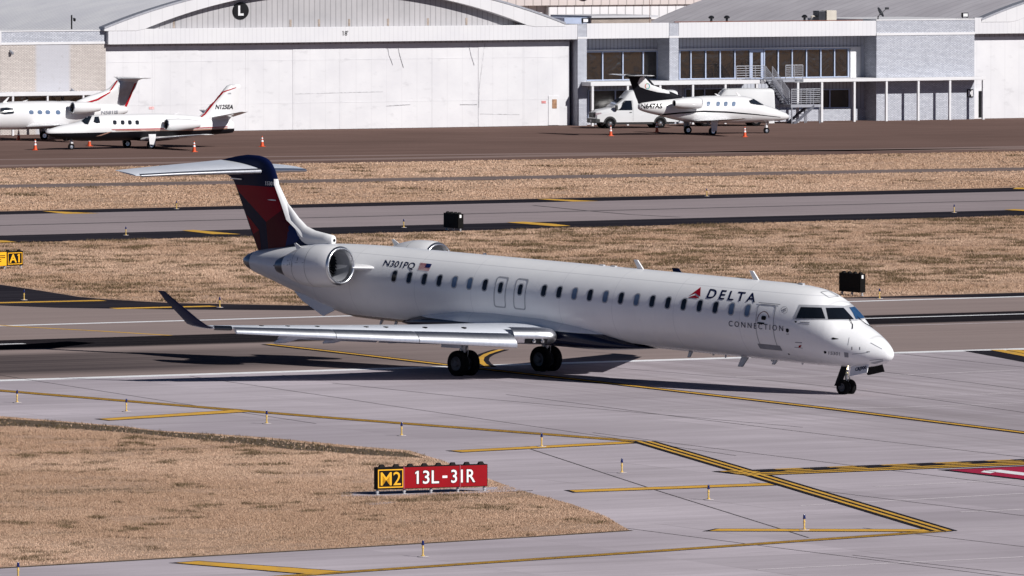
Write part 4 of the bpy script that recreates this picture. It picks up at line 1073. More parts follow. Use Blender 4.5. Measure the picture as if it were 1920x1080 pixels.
m_shaded_steel = mat('shaded_steel', (.09, .095, .12), .6, .2, .15, 4)  # stair flight steel, darkened to put the shadow on them into the colour
m_dglass = mat('dark_brown_glass', (.030, .024, .021), .12, 0, .2, 1, spec=.4)
def hroot(name, label, cat, u, v=0.0, group=None):
    o = empty(name, FO + FU * u + FV * v, FB); tag(o, label, cat, group); o['u'] = u; o['v'] = v
    return o
class HB(MB):
    """mesh builder in hangar coordinates: u along the row, v into it, z up"""
    def __init__(s, root):
        u, v = root['u'], root['v']; super().__init__(lambda a, b, c: (a - u, b - v, c))
def arc_pts(cu, R_, cz, u0, u1, n=48):
    return [(u, cz + math.sqrt(max(0, R_ * R_ - (u - cu) ** 2))) for u in np.linspace(u0, u1, n)]
def arch_hangar(root, cu, u0, u1, v_end, roofmat):
    # gable siding behind a projecting white arch, barrel roof running back
    zc, Ro, zi, Ri = -43.1, 53.6, -34.3, 44.2
    inner = [p for p in arc_pts(cu, Ri, zi, cu - 18.2, cu + 18.2) if p[1] > 7.0]
    outer = arc_pts(cu, Ro, zc, cu - 18.3, cu + 18.3, 60)
    m = HB(root); m.prism([(u0, 6.0), (u1, 6.0)] + [(p[0], p[1] - .25) for p in outer[::-1] if u0 <= p[0] <= u1], .02, .25, axis='y'); m.build('gable_wall', m_gable, root, smooth=False)
    ui = [p[0] for p in inner]
    top = outer; bot = [(u, (zi + math.sqrt(max(0, Ri * Ri - (u - cu) ** 2))) if abs(u - cu) < 15.4 else 7.1) for u, z in outer]
    bot = [(u, max(7.1, z)) for u, z in bot]
    rings = [[(a[0], -.68, b_[1]), (a[0], -.68, a[1]), (a[0], .02, a[1]), (a[0], .02, b_[1])] for a, b_ in zip(top, bot)]
    HB(root).loft(rings).build('arch', m_arch, root, 30)
    big = arc_pts(cu, Ro - .22, zc, cu - 24.5, cu + 24.5, 64)
    rings = [[(u, .10 if abs(u - cu) < 18.6 else 9.4, z), (u, v_end, z)] for u, z in big]
    HB(root).loft(rings, closed=False, cap=False).build('roof', roofmat, root, 30)
    rim = [[(u, -.72, z + .10), (u, .16, z + .10), (u, .16, z - .04), (u, -.72, z - .04)] for u, z in arc_pts(cu, Ro + .0, zc, cu - 18.3, cu + 18.3, 60)]
    HB(root).loft(rim).build('roof_edge', m_steel, root, 30)
    m = HB(root); m.prism([(p[0], p[1] - .3) for p in big], v_end - .3, v_end - .05, axis='y'); m.build('rear_wall', m_backw, root, smooth=False)

hl = hroot('hangar', 'large white hangar with arched roof, round L emblem and five sliding door leaves', 'hangar', 8)
arch_hangar(hl, 7.45, -10.5, 26.7, 62, m_roofw)
m = HB(hl); m.box(-10.54, 26.74, -.65, -.45, 6.16, 7.22); m.box(-10.54, 26.74, -.45, .3, 6.21, 7.20); m.build('fascia', m_fascia, hl, smooth=False, bevel=.02)
m = HB(hl); m.box(-10.54, 26.74, -.63, .45, 6.17, 6.21); m.build('soffit', m_soffit, hl, smooth=False)
edges = [-10.38, -3.17, 4.24, 11.62, 19.08, 26.50]
for i in range(5):
    v0 = .06 if i % 2 == 0 else .085
    m = HB(hl); m.box(edges[i] - (.0 if i % 2 == 0 else .2), edges[i + 1] + (.0 if i % 2 == 0 else .2), v0, v0 + .09,   .04, 6.16)
    d_ = m.build('door_leaf', m_door, hl, smooth=False)
    m = HB(hl)
    for z in (1.9, 4.9):
        m.box(edges[i] + .02, edges[i + 1] - .03, v0 - .012, v0 + .01, z, z + .03)
    mid = (edges[i] + edges[i + 1]) / 2; m.box(mid - .015, mid + .015, v0 - .010, v0 + .01, .05, 6.15)
    m.build('door_rib', m_door, d_, smooth=False)
    if i == 4:
        m = HB(hl); m.box(24.75, 25.62, v0 - .04, v0 + .01, .06, 2.15); e_ = m.build('wicket_door', m_trim, d_, smooth=False, bevel=.01)
        m = HB(hl); m.box(25.05, 25.42, v0 - .06, v0 - .03, 1.25, 1.9); m.build('door_panel', mat('stained_plywood', (.30, .17, .10), .8, var=.4, scale=5), e_, smooth=False)
        m = HB(hl); m.box(24.2, 24.55, v0 - .02, v0 + .01, 1.62, 1.80); m.build('warning_plate', mat('faded_red_print', (.55, .22, .22), .7, var=.5, scale=14), d_, smooth=False)
    if i == 0:
        m = HB(hl); m.box(-7.05, -6.65, v0 - .02, v0 + .01, 1.62, 1.80); m.build('warning_plate', mat('faded_red_print', (.62, .36, .36), .7, var=.5, scale=14), d_, smooth=False)
m = HB(hl); text_flat(m, "18'", [(7.78, -.662, 6.60), (8.24, -.662, 6.60), (8.24, -.662, 6.95), (7.78, -.662, 6.95)], bold=.01); m.build('lettering', m_black, hl, smooth=False)
m = HB(hl); m.box(-10.5, 26.7, .30, .5, 0, 6.2); m.build('door_track_wall', m_dark, hl, smooth=False)
m = HB(hl); m.box(-23, -10.6, 8, 62, 0, 5.5); m.box(26.75, 31.4, 8, 62, 0, 4.5); m.build('side_wall', m_backw, hl, smooth=False)
m_scuff = mat('scuffed_paint', (.50, .50, .52), .8, var=.35, scale=3, spec=.1)
for q in ([(11.75, 5.95), (11.9, 5.2), (12.2, 4.5)], [(12.6, 5.95), (12.75, 5.2), (13.05, 4.3)], [(18.3, 5.95), (18.5, 5.1), (18.75, 4.4)], [(19.6, 5.95), (19.4, 4.6), (19.15, 2.8), (19.12, 1.4)], 
          [(11.7, 1.62), (13.6, 1.70)], [(17.6, 1.64), (19.0, 1.62)], [(19.2, .95), (22.4, .85)], [(4.4, 2.55), (11.4, 2.62)]):
    m = HB(hl)
    for (a, c), (b_, d) in zip(q, q[1:]):
        n = Vector((-(d - c), b_ - a)).normalized() * .022
        m.add([(a + n.x, .045, c + n.y), (b_ + n.x, .045, d + n.y), (b_ - n.x, .045, d - n.y), (a - n.x, .045, c - n.y)], [(0, 1, 2, 3)])
    m.build('scuff_mark', m_scuff, hl, smooth=False)
sg = hroot('hangar_sign', 'round black disc with a pale letter L on the arched gable', 'sign', .09, -.0)
m = HB(sg); n = 40
m.prism([(.09 + .62 * math.cos(2 * PI * k / n), 8.40 + .60 * math.sin(2 * PI * k / n)) for k in range(n)], -.06, .02, axis='y'); m.build('disc', m_dark, sg, smooth=False)
m = HB(sg); text_flat(m, 'L', [(-.13, -.066, 8.06), (.30, -.066, 8.06), (.30, -.066, 8.76), (-.13, -.066, 8.76)], bold=.04); m.build('lettering', m_trim, sg, smooth=False)
for u in (0.4, 3.1, 6.9, 10.6, 14.2, 17.4): pass
m = HB(hl)
for u in (-5.2, .35 + 3.6, 6.2, 8.6, 11.7, 14.9, 18.0, 22): m.box(u, u + .16, .0, .03, 7.25, 7.75)
m.build('rust_stain', mat('rusty_siding', (.30, .25, .215), .8, var=.3, scale=4), hl, smooth=False)

# left annex in painted brick with its canopy
an = hroot('brick_annex', 'beige and grey painted brick annex at the left end of the hangar', 'building', -14.5, -.3)
m = HB(an); m.box(-18.66, -10.56, -.3, 6, 0, 6.20); m.build('wall', m_brickb, an, smooth=False)
m = HB(an); m.box(-18.66, -10.56, -.3, 6, 6.37, 7.10); m.build('parapet', m_brickw, an, smooth=False)
m = HB(an); m.box(-18.70, -10.55, -.36, 6, 6.20, 6.37); m.box(-18.70, -10.55, -.34, 6, 7.10, 7.17); m.build('coping', m_trim, an, smooth=False, bevel=.015)
m = HB(an); m.box(-17.9, -11.0, -.32, -.2, .95, 2.6); m.build('window', m_refl, an, smooth=False)
cn = MB
m = HB(an); m.box(-26, -11.1, -2.0, -.34, 2.72, 2.98); m.build('canopy', m_trim, an, smooth=False, bevel=.02)
for u in (-21.2, -18.49, -15.85, -13.11, -11.3):
    m = HB(an); m.box(u - .07, u + .07, -1.98, -1.84, 0, 2.72); m.build('post', m_trim, an, smooth=False, bevel=.01)
for u, z in ((-17.9, 5.75), (-13.2, 3.05)):
    m = HB(an); m.tube([(u, -.36, z), (u + .1, -.55, z - .15)], .10, 10); m.tube([(u, -.3, z + .1), (u, -.38, z)], .04, 8); m.build('wall_lamp', m_steel, an)
an2 = hroot('hangar', 'white hangar bay cut off by the left edge of the photo', 'hangar', -24, .0)
m = HB(an2); m.box(-60, -18.72, -.65, 0, 6.2, 7.2); m.build('fascia', m_fascia, an2, smooth=False)
m = HB(an2); m.box(-60, -18.72, .1, 8, 0, 6.2); m.build('door_leaf', m_soffit, an2, smooth=False)

# two storey office between the hangars
of = hroot('office_building', 'two storey office with bronze windows, white fascia and a long white canopy', 'building', 40, .0)
m = HB(of)
for u0, u1 in ((27.51, 34.28), (35.08, 51.68)): m.box(u0, u1, -.65, -.45, 6.19, 7.28); m.box(u0, u1, -.45, .2, 6.24, 7.26)
m.build('fascia', m_fascia, of, smooth=False, bevel=.02)
m = HB(of); m.box(27.5, 51.7, -.63, 1.2, 6.2, 6.24); m.build('soffit', m_soffit, of, smooth=False)
for u0, u1 in ((26.75, 27.49), (34.30, 35.06)):
    m = HB(of); m.box(u0, u1, -.67, 1.6, 0, 6.19); m.box(u0, u1, -.66, 1.6, 6.34, 7.24); o = m.build('brick_pier', m_brickw, of, smooth=False)
    m = HB(of); m.box(u0 - .02, u1 + .02, -.70, 1.6, 6.19, 6.34); m.build('band', m_trim, o, smooth=False)
m = HB(of); m.box(51.70, 60.08, -.65, 9, 0, 6.2); m.box(51.70, 60.08, -.65, 9, 6.38, 7.28); blk = m.build('brick_block', m_brickw, of, smooth=False)
m = HB(of); m.box(51.68, 60.10, -.70, 9, 6.20, 6.38); m.box(51.66, 60.10, -.68, 9, 7.28, 7.36); m.build('coping', m_trim, blk, smooth=False)
m = HB(of); m.box(27.4, 51.7, 1.10, 9, .0, 6.2); m.build('wall', m_recess, of, smooth=False)
m = HB(of); m.box(26.8, 51.7, .2, 9, 6.88, 6.98); m.build('roof', m_rflat, of, smooth=False)
m = HB(of); m.box(35.2, 51.0, .1, .25, 7.285, 7.34); m.build('flashing', m_rust, of, smooth=False)
ux = lambda x: 36.05 + (x - 1272) * .04484
def glazing(xs, z0, z1, v=1.10, gl=None):
    for a, b_ in zip(xs, xs[1:]):
        m = HB(of); m.add([(a, v - .03, z0), (b_, v - .03, z0), (b_, v - .03, z1), (a, v - .03, z1)], [(0, 1, 2, 3)])
        w_ = m.build('window', gl or m_refl, of, smooth=False)
        m = HB(of); k = .045
        m.box(a - k, a + k, v - .12, v + .02, z0, z1); m.box(b_ - k, b_ + k, v - .115, v + .02, z0, z1); m.box(a + k, b_ - k, v - .11, v + .02, z1 - .07, z1); m.box(a + k, b_ - k, v - .11, v + .02, z0, z0 + .07)
        m.build('frame', m_alum, w_, smooth=False)
glazing([28.35, 29.75, 31.42, 33.1, 34.28], 3.16, 5.25)
glazing([ux(x) for x in (1274, 1294.6, 1322, 1349, 1376.5, 1405)], 3.16, 5.27)
glazing([ux(x) for x in (1431.7, 1457.7, 1484, 1511, 1538, 1564, 1590)], 3.16, 5.27)
glazing([46.0, 47.05, 48.75, 50.4], .92, 2.32, gl=m_dglass)
glazing([36.6, 38.2, 39.8, 41.4], .5, 2.5, gl=m_dglass); glazing([28.6, 30.8, 33.0], .5, 2.5, gl=m_dglass)
m = HB(of); m.box(ux(1405) + .06, ux(1431) - .06, 1.0, 1.08, 3.12, 5.27); dr = m.build('door', m_alum, of, smooth=False)
m = HB(of); m.box(ux(1410), ux(1425), .985, 1.0, 3.25, 5.05); m.build('pane', m_refl, dr, smooth=False)
m = HB(of); m.box(28.2, 34.28, .98, 1.1, 5.27, 5.36); m.box(36.0, 51.35, .98, 1.1, 5.29, 5.37); m.box(50.5, 51.36, 1.0, 1.08, 3.1, 5.29); m.build('window_head', m_trim, of, smooth=False)
for u0, u1, z in ((42.5, 51.7, .88), (27.5, 34.3, .45)):
    m = HB(of); m.box(u0, u1, .90, 1.09, 0, z); m.build('low_brick_wall', m_brickw, of, smooth=False)
m = HB(of); m.box(27.05, 41.6, -2.0, 1.08, 2.86, 3.14); m.build('canopy', m_trim, of, smooth=False, bevel=.02)
m = HB(of); m.box(43.96, 60.2, -2.0, 1.08, 2.92, 3.14); m.build('canopy', m_trim, of, smooth=False, bevel=.02)
for u in (27.25, 30.13, 32.8, 35.51, 38.21, 40.83, 44.28, 46.3, 49.05, 51.77, 54.49, 57.19, 60.07):
    m = HB(of); m.box(u - .085, u + .085, -1.97, -1.80, 0, 2.9); m.build('post', m_trim, of, smooth=False, bevel=.012)
ms = hroot('letter_sign', 'small black square sign with a white letter M on painted brick', 'sign', 59.72, -.66)
m = HB(ms); m.box(59.45, 59.97, -.72, -.655, 1.62, 2.20); m.build('board', m_dark, ms, smooth=False)
m = HB(ms); text_flat(m, 'M', [(59.51, -.725, 1.69), (59.91, -.725, 1.69), (59.91, -.725, 2.13), (59.51, -.725, 2.13)], bold=.06); m.build('lettering', m_trim, ms, smooth=False)

# right hangar
hm = hroot('hangar', 'white hangar with grey barrel roof at the right edge of the row', 'hangar', 79, .0)
arch_hangar(hm, 79.0, 60.2, 97.8, 45, m_roofg)
m = HB(hm); m.box(60.10, 97.8, -.65, -.45, 6.24, 7.42); m.box(60.10, 97.8, -.45, .3, 6.29, 7.40); m.build('fascia', m_fascia, hm, smooth=False, bevel=.02)
m = HB(hm); m.box(60.10, 97.8, -.63, .5, 6.25, 6.29); m.build('soffit', m_soffit, hm, smooth=False)
for i, (u0, u1) in enumerate(((60.12, 67.3), (67.3, 74.7), (74.7, 82.1), (82.1, 89.5), (89.5, 97))):
    m = HB(hm); m.box(u0, u1 - .015, .06 + .1 * (i % 2), .2 + .1 * (i % 2),   .03, 6.24); dl = m.build('door_leaf', m_door, hm, smooth=False)
    if i == 0:
        m = HB(hm); m.box(60.50, 61.30, .0, .06, 0, 2.2); wd_ = m.build('wicket_door', m_trim, dl, smooth=False)
        m = HB(hm); m.box(60.86, 61.20, -.012, .02, .1, 2.05); m.build('opening', m_dark, wd_, smooth=False)
m = HB(hm); m.box(56.3, 60.1, 9.2, 45, 0, 5.0); m.box(60.2, 97, .4, .6, 0, 6.2); m.build('side_wall', m_backw, hm, smooth=False)

# buildings further back
bk = hroot('rear_hangar', 'tall pinkish and white sided hangar rising behind the office roof', 'hangar', 70, 80)
zf = fac(1110, 9.5, 80)[1]
m = HB(bk); m.box(20, 140, 80.8, 120, 0, zf); m.build('lower_wall', m_backw, bk, smooth=False)
m = HB(bk); m.box(20, 140, 80.0, 120, zf, zf + 12); m.build('upper_wall', m_backp, bk, smooth=False)
ub, zb = fac(1094, 0, 80)
m = HB(bk); m.prism([(ub + .6 * math.cos(2 * PI * k / 24), zb + .55 + .6 * math.sin(2 * PI * k / 24)) for k in range(24)], 79.9, 80.02, axis='y'); m.build('emblem_disc', m_dark, bk, smooth=False)
m = HB(bk)
for px_, w_ in ((1020, 40), (1140, 75), (1265, 26)):
    pass
m.box(70, 86, 80.2, 80.85, zf - 1.2, zf - .02); m.build('door_hood', m_backw, bk, smooth=False)
tb_ = hroot('brick_plant_room', 'low tan brick plant room standing behind the office roof', 'building', 52, 40)
u0, z1 = fac(1062, 31, 40); u1, _ = fac(1221, 31, 40)
m = HB(tb_); m.box(u0 + 2.2, u1, 40, 46, 0, z1 - .12); m.build('wall', m_bricktan, tb_, smooth=False)
m = HB(tb_); m.box(u0, u0 + 2.2, 40.3, 46, 0, z1 - .1); m.build('lean_to', m_alum, tb_, smooth=False)
m = HB(tb_); m.box(u0 + 2.1, u1 + .5, 39.8, 46.2, z1 - .12, z1 + .04); m.build('coping', m_soffit, tb_, smooth=False)

# outside stair: two flights, landing and railings
sr = hroot('outside_stair', 'grey steel outside stair with a railed landing beside the canopy', 'stair', 43, -2.5)
def flight(u0, z0, u1, z1, v0, v1, n):
    m = HB(sr)
    for k in range(n):
        u = u0 + (u1 - u0) * (k + .5) / n; z = z0 + (z1 - z0) * (k + .5) / n
        m.box(u - .14, u + .14, v0 + .04, v1 - .04, z - .03, z)
    for v in (v0, v1):
        m.loft([[(u0, v - .02, z0 - .22), (u0, v - .02, z0 + .02), (u0, v + .02, z0 + .02), (u0, v + .02, z0 - .22)], [(u1, v - .02, z1 - .22), (u1, v - .02, z1 + .02), (u1, v + .02, z1 + .02), (u1, v + .02, z1 - .22)]])
    return m.build('flight', m_shaded_steel, sr, smooth=False)
def railing(p, q, n=7, h=1.0, posts=3):
    m = HB(sr)
    for k in range(n):
        z = .16 + (h - .16) * k / (n - 1); m.tube([(p[0], p[1], p[2] + z), (q[0], q[1], q[2] + z)], .022 if k < n - 1 else .03, 6)
    for k in range(posts):
        t = k / (posts - 1); x = [p[i] + (q[i] - p[i]) * t for i in range(3)]; m.tube([x, (x[0], x[1], x[2] + h)], .03, 6)
    return m.build('railing', m_steel, sr)
flight(41.55, 3.12, 42.95, 1.36, -2.95, -2.05, 9); flight(44.4, 1.36, 42.65, .05, -4.0, -3.05, 7)
m = HB(sr); m.box(42.45, 44.95, -4.0, -2.0, 1.18, 1.38); m.build('landing', m_steel, sr, smooth=False)
m = HB(sr); m.box(43.0, 44.7, -2.0, -.9, 2.95, 3.16); m.box(40.0, 43.0, -2.0, -1.2, 3.141, 3.17); m.build('landing', m_steel, sr, smooth=False)
for u, v, z in ((42.55, -3.95, 1.2), (44.88, -3.95, 1.2), (44.88, -2.1, 1.2), (44.2, -3.0, 1.2), (42.6, -2.1, 1.2)):
    m = HB(sr); m.tube([(u, v, 0), (u, v, z)], .05, 8); m.build('leg', m_steel, sr)
railing((42.5, -3.97, 1.38), (44.92, -3.97, 1.38), 8, 1.1, 4); railing((44.92, -3.97, 1.38), (44.92, -2.05, 1.38), 8, 1.1, 3)
railing((41.5, -2.97, 3.12), (42.95, -2.97, 1.38)); railing((41.5, -2.03, 3.12), (42.95, -2.03, 1.38))
railing((43.2, -2.0, 3.16), (44.65, -2.0, 3.16)); railing((39.1, -1.98, 3.14), (41.45, -1.98, 3.14), 6, 1.0, 4)

# things on the roofs
def roof_thing(name, label, cat, u, v, z): return tag(empty(name, FO + FU * u + FV * v + Vector((0, 0, z)), FB), label, cat)
o = roof_thing('satellite_dish', 'dark satellite dish on a bent arm on the office roof edge', 'dish', 52.7, .4, 7.28)
m = MB(); m.tube([(-.25, 0, 0), (-.22, 0, .30), (-.05, 0, .42)], .045, 8); m.tube([(-.3, 0, .03), (.5, 0, .03)], .03, 6); m.build('mast', m_darkmet, o)
m = MB(); prof = [(.0, .02), (.03, .2), (.09, .38), (.16, .50), (.13, .50), (.05, .3), (-.03, .02)]
m.lathe(prof, (0, 0, 0), 'x', 24); d_ = m.build('reflector', m_darkmet, o, 60); d_.location = (-.12, 0, .55); d_.rotation_euler = (0, R(-30), R(-48)); d_.scale = (.8, .8, .8)
m = MB(); m.tube([(-.1, 0, .42), (.45, 0, .82)], .03, 6); m.box(.40, .66, -.07, .07, .78, .94); m.build('feed_arm', m_darkmet, o)
o = roof_thing('air_conditioner', 'black and beige air conditioning unit on the office roof', 'air conditioner', 48.9, 2.5, 6.98)
m = MB(); m.box(-.45, .15, -.4, .4, 0, 1.0); m.build('compressor', m_darkmet, o, smooth=False, bevel=.03)
m = MB(); m.box(.3, 1.15, -.3, .5, 0, 1.02); m.build('cabinet', m_greybox, o, smooth=False, bevel=.03)
m = MB(); m.tube([(-.9, 0, .1), (-.8, 0, .6), (-.45, 0, .6)], .07, 8); m.tube([(.15, 0, .5), (.3, 0, .5)], .06, 8); m.build('pipe', m_greybox, o)
for u, lab in ((39.35, 'short mushroom vent pipe near the left end of the office roof'), (40.65, 'stubby dark vent on the office roof, second from the left'), (47.2, 'dark turbine vent on a beige base beside the air conditioner')):
    o = roof_thing('roof_vent', lab, 'vent', u, 2.0, 6.98); o['group'] = 'vents on the office roof'
    m = MB(); m.tube([(0, 0, 0), (0, 0, .55)], .09, 12); m.build('pipe', m_darkmet, o)
    m = MB(); m.lathe([(.5, .0), (.52, .2), (.62, .22), (.72, .1), (.74, 0)], (0, 0, 0), 'z', 14); m.build('cap', m_darkmet, o)
for u, v, z, lab in ((27.9, .3, 7.25, 'white floodlight in a black frame at the corner of the office roof'), (59.85, .3, 7.38, 'white floodlight in a black frame above the painted brick block')):
    o = roof_thing('floodlight', lab, 'floodlight', u, v, z); o['group'] = 'floodlights on the roof edge'
    m = MB(); m.box(-.26, .26, -.08, .08, .06, .40); m.build('housing', m_black, o, smooth=False, bevel=.02)
    m = MB(); m.box(-.19, .19, -.095, -.08, .12, .34); m.build('lens', m_trim, o, smooth=False)
    m = MB(); m.tube([(-.2, 0, 0), (-.2, 0, .1)], .03, 6); m.tube([(.2, 0, 0), (.2, 0, .1)], .03, 6); m.build('bracket', m_black, o)
o = roof_thing('radio_mast', 'thin black mast with a small camera on the annex parapet', 'mast', -9.95 - 1.6, 3.0, 6.6)
m = MB(); m.tube([(0, 0, 0), (0, 0, 1.55)], .055, 8); m.build('pole', m_black, o)
m = MB(); m.lathe([(0, .0), (.05, .09), (.2, .09), (.25, 0)], (.22, 0, 1.1), 'z', 12); m.tube([(0, 0, 1.35), (.22, 0, 1.33)], .025, 6); m.build('camera_head', m_black, o)
o = roof_thing('whip_antenna', 'thin tall whip antenna on the corner of the office roof', 'antenna', 34.2, 2, 6.98)
m = MB(); m.tube([(0, 0, 0), (0, 0, 4.5)], .016, 6); m.build('rod', m_rust, o)
# ================================================================ PARKED BUSINESS JETS
m_jet = paint('jet_white', (.68, .68, .69), .22, .5)
m_jred = paint('jet_red', (.36, .008, .016), .25, .4)
m_jblack = paint('jet_black', (.006, .006, .009), .4, 0)
m_jglass = mat('tinted_glass', (.012, .016, .024), .12, 0, .3, 3, spec=.25)
m_jbronze = paint('jet_bronze', (.38, .22, .17), .3, .4)
def small_jet(name, label, nose_px, rz, sp, sx=1.0):
    """sp: stations (s behind the nose, top, bottom, half width), s of gear etc.; near side is drawn on the side facing the camera"""
    sp = dict(sp); k_ = lambda t: (t[0] * sx,) + tuple(t[1:])
    sp['fus'] = [k_(t) for t in sp['fus']]; sp['eng'] = k_(sp['eng']); sp['ng'] *= sx; sp['mg'] *= sx
    sp['ant'] = [k_(t) for t in sp['ant']]
    for q in ('wing', 'stab', 'fin'): sp[q] = [(t[0], t[1] * sx, t[2] * sx) + tuple(t[3:]) for t in sp[q]]
    p = G(*nose_px); fr0 = Vector((math.cos(rz), math.sin(rz), 0)); org = p + fr0 * sp['ng']
    root = empty(name, org, rz); tag(root, label, 'business jet', 'business jets parked by the hangars'); fr = Frame(org, rz)
    T = sp['fus']; S = np.array([t[0] for t in T]); col = [np.array([t[k] for t in T]) for k in (1, 2, 3)]
    def rg(s, n=40):
        t_, b_, w_ = [float(pchip(s, S, c)) for c in col]; z = b_ + (t_ - b_) * .5
        return [(-s, w_ * math.cos(2 * PI * k / n), z + (t_ - b_) / 2 * math.sin(2 * PI * k / n)) for k in range(n)]
    ss = sorted(set(list(S) + list(np.arange(.25, S[-1], .25))))
    body = MB().loft([rg(s) for s in ss]).build('fuselage', sp['paint'], root, 40, tri=True); bv = bvh_of(body)
    ns = sp['near']
    def nd(nm, polys, mt, par=root, off=.012, ml=6):
        m = MB()
        for q in polys: poly_decal(m, q, bv, fr, off, ml)
        return m.build(nm, mt, par, 80)
    for q in sp['windows']: nd('cabin_window', [q], m_jglass if sp.get('dkwin') else m_shade)
    for q in sp['cockpit']: nd('cockpit_window', [q], m_jglass, off=.032, ml=3)
    for q, mt in sp.get('stripes', []): nd('stripe', [q], mt, off=.008)
    # wings
    for s in (-1, 1):
        rings = [wing_sec(s * b, -le, -te, c, th) for b, le, te, c, th in sp['wing']]
        w_ = MB().loft(rings).build('wing', sp['wingmat'], root, 30)
        rings = [wing_sec(s * b, -le, -te, c, .09) for b, le, te, c in sp['stab']]
        MB().loft(rings).build('tailplane', sp.get('stabmat', m_jet), root, 30)
        # nacelle
        s0, c0, b0, r0, L_ = sp['eng']
        prof = [(0.06, r0 * .92), (.0, r0 * .84), (.03, r0 * .74), (.25, r0 * .74)]
        ey = lambda pr, n=28: [[(-s0 - x, s * b0 + r_ * math.cos(2 * PI * k / n), c0 + r_ * math.sin(2 * PI * k / n)) for k in range(n)] for x, r_ in pr]
        e_ = MB().loft(ey([(.06, r0 * .92), (.3, r0), (L_ * .4, r0 * 1.02), (L_ * .75, r0 * .85), (L_, r0 * .58), (L_ - .02, r0 * .5)]), cap=False).build('engine', m_jet, root, 40)
        MB().loft(ey(prof), cap=False).build('inlet_lip', m_lead, e_, 50)
        m = MB(); m.loft(ey([(.24, r0 * .75), (.245, .01)]), cap=False); m.build('fan', m_black, e_); m = MB(); m.loft(ey([(L_ - .1, r0 * .54), (L_ - .095, .01)]), cap=False); m.build('exhaust', m_black, e_)
        rings = [[(-(s0 + L_ * .12) - x * L_ * .72, s * b, c0 - .02 + y * .55) for x, y in AF] for b in (.35, b0 - r0 * .7)]
        MB().loft(rings).build('pylon', m_jet, root, 40)
    F_ = sp['fin']
    rings = []
    for c, le, te, h in F_:
        ch = le - te
        rings.append([(-le + x * ch, abs(y) / .5 * h * 3.2 * (1 if i <= 14 else -1), c) for i, (x, y) in enumerate(AF)])
    fin_ = MB().loft(rings).build('tail_fin', sp['finmat'], root, 40, tri=True); fv = bvh_of(fin_)
    for q, mt in sp.get('finart', []):
        m = MB(); poly_decal(m, q, fv, fr, .012, 2.0); m.build('fin_stripe', mt, fin_, 80)
    for s_, q, where in sp.get('text', []):
        m = MB(); text_decal(m, s_, q, bv if where == 'f' else fv, fr, .016, 6, bold=.03, shear=sp.get('shear', 0)); m.build('lettering', sp.get('textmat', m_black), root if where == 'f' else fin_, smooth=False)
    # gear
    def jwheel(par, a, b, r, wd):
        t_ = MB().lathe([(-wd / 2, r * .5), (-wd / 2, r * .85), (-wd * .3, r), (wd * .3, r), (wd / 2, r * .85), (wd / 2, r * .5)], (a, b, r), 'y', 22).build('wheel', m_rub, par, 40)
        m = MB()
        for k in (-1, 1): m.lathe([(k * wd * .44, r * .62), (k * wd * .36, r * .3), (k * wd * .5, .0)], (a, b, r), 'y', 14)
        m.build('wheel_rim', m_lead, t_, 40)
    m = MB(); m.tube([(-sp['ng'], 0, .2), (-sp['ng'] - .02, 0, 1.1)], .05, 10); m.tube([(-sp['ng'], 0, .45), (-sp['ng'] + .25, 0, .95)], .03, 8); m.box(-sp['ng'] - .1, -sp['ng'] + .06, -.09, .09, .42, .56)
    g = m.build('nose_gear', m_jet, root); jwheel(g, -sp['ng'], 0, .22, .15)
    m = MB(); m.box(-sp['ng'] + .06, -sp['ng'] + .5, -.24, -.22, .72, 1.0); m.box(-sp['ng'] + .06, -sp['ng'] + .5, .22, .24, .72, 1.0); m.build('gear_door', m_jet, g, smooth=False)
    for s in (-1, 1):
        bt = s * sp['track'] / 2; a = -sp['mg']
        m = MB(); m.tube([(a, bt, .28), (a + .05, bt, .95)], .06, 10); m.tube([(a, bt, .5), (a - .2, bt - s * .5, .95)], .035, 8)
        g = m.build('main_gear', m_steel, root); jwheel(g, a, bt - s * .06, .29, .2)
        m = MB(); m.prism([(a - .2, .30), (a + .22, .34), (a + .3, 1.0), (a - .24, 1.0)], bt + s * .13, bt + s * .155, axis='y'); m.build('gear_door', m_jet, g, smooth=False)
    for a, c, h in sp.get('ant', []):
        m = MB(); m.prism([(-a, c), (-a - .25, c), (-a - .5, c + h), (-a - .4, c + h)], -.02, .02, axis='y'); m.build('antenna', m_jet, root)
    return root
zj = lambda q: zpx(q, 4.174, 1080, 110)
zk = lambda q: zpx(q, 4.174, 0, 130)
def rwin(x, y, w_, h_, k, tilt=0):
    pts = []
    for q in range(16):
        c_, s_ = math.cos(2 * PI * q / 16), math.sin(2 * PI * q / 16)
        pts.append((x + w_ * 1.15 * abs(c_) ** .7 * math.copysign(1, c_) - tilt * s_, y + h_ * abs(s_) ** .7 * math.copysign(1, s_)))
    return k(pts)
PH = [(0, 1.16, 1.14, .01), (.06, 1.28, 1.03, .12), (.3, 1.42, .95, .26), (.8, 1.62, .88, .43), (1.4, 1.85, .84, .56), (1.95, 2.03, .82, .65), (2.35, 2.24, .81, .70), (2.8, 2.46, .80, .74), (3.3, 2.60, .79, .77), (4.2, 2.68, .78, .79), (6.2, 2.68, .80, .79), (7.4, 2.62, .86, .76), (8.6, 2.55, 1.05, .67), (10, 2.42, 1.40, .50), (10.9, 2.30, 1.62, .36), (11.25, 2.24, 1.74, .26), (11.38, 2.16, 1.82, .16), (11.42, 2.0, 1.98, .02)]
PW = [(.5, 4.7, 7.6, .98, .13), (.9, 4.95, 7.4, 1.0, .13), (2.4, 5.55, 7.05, 1.07, .12), (4.6, 5.95, 6.95, 1.20, .11), (6.0, 6.2, 6.9, 1.29, .10), (6.12, 6.45, 6.85, 1.29, .06)]
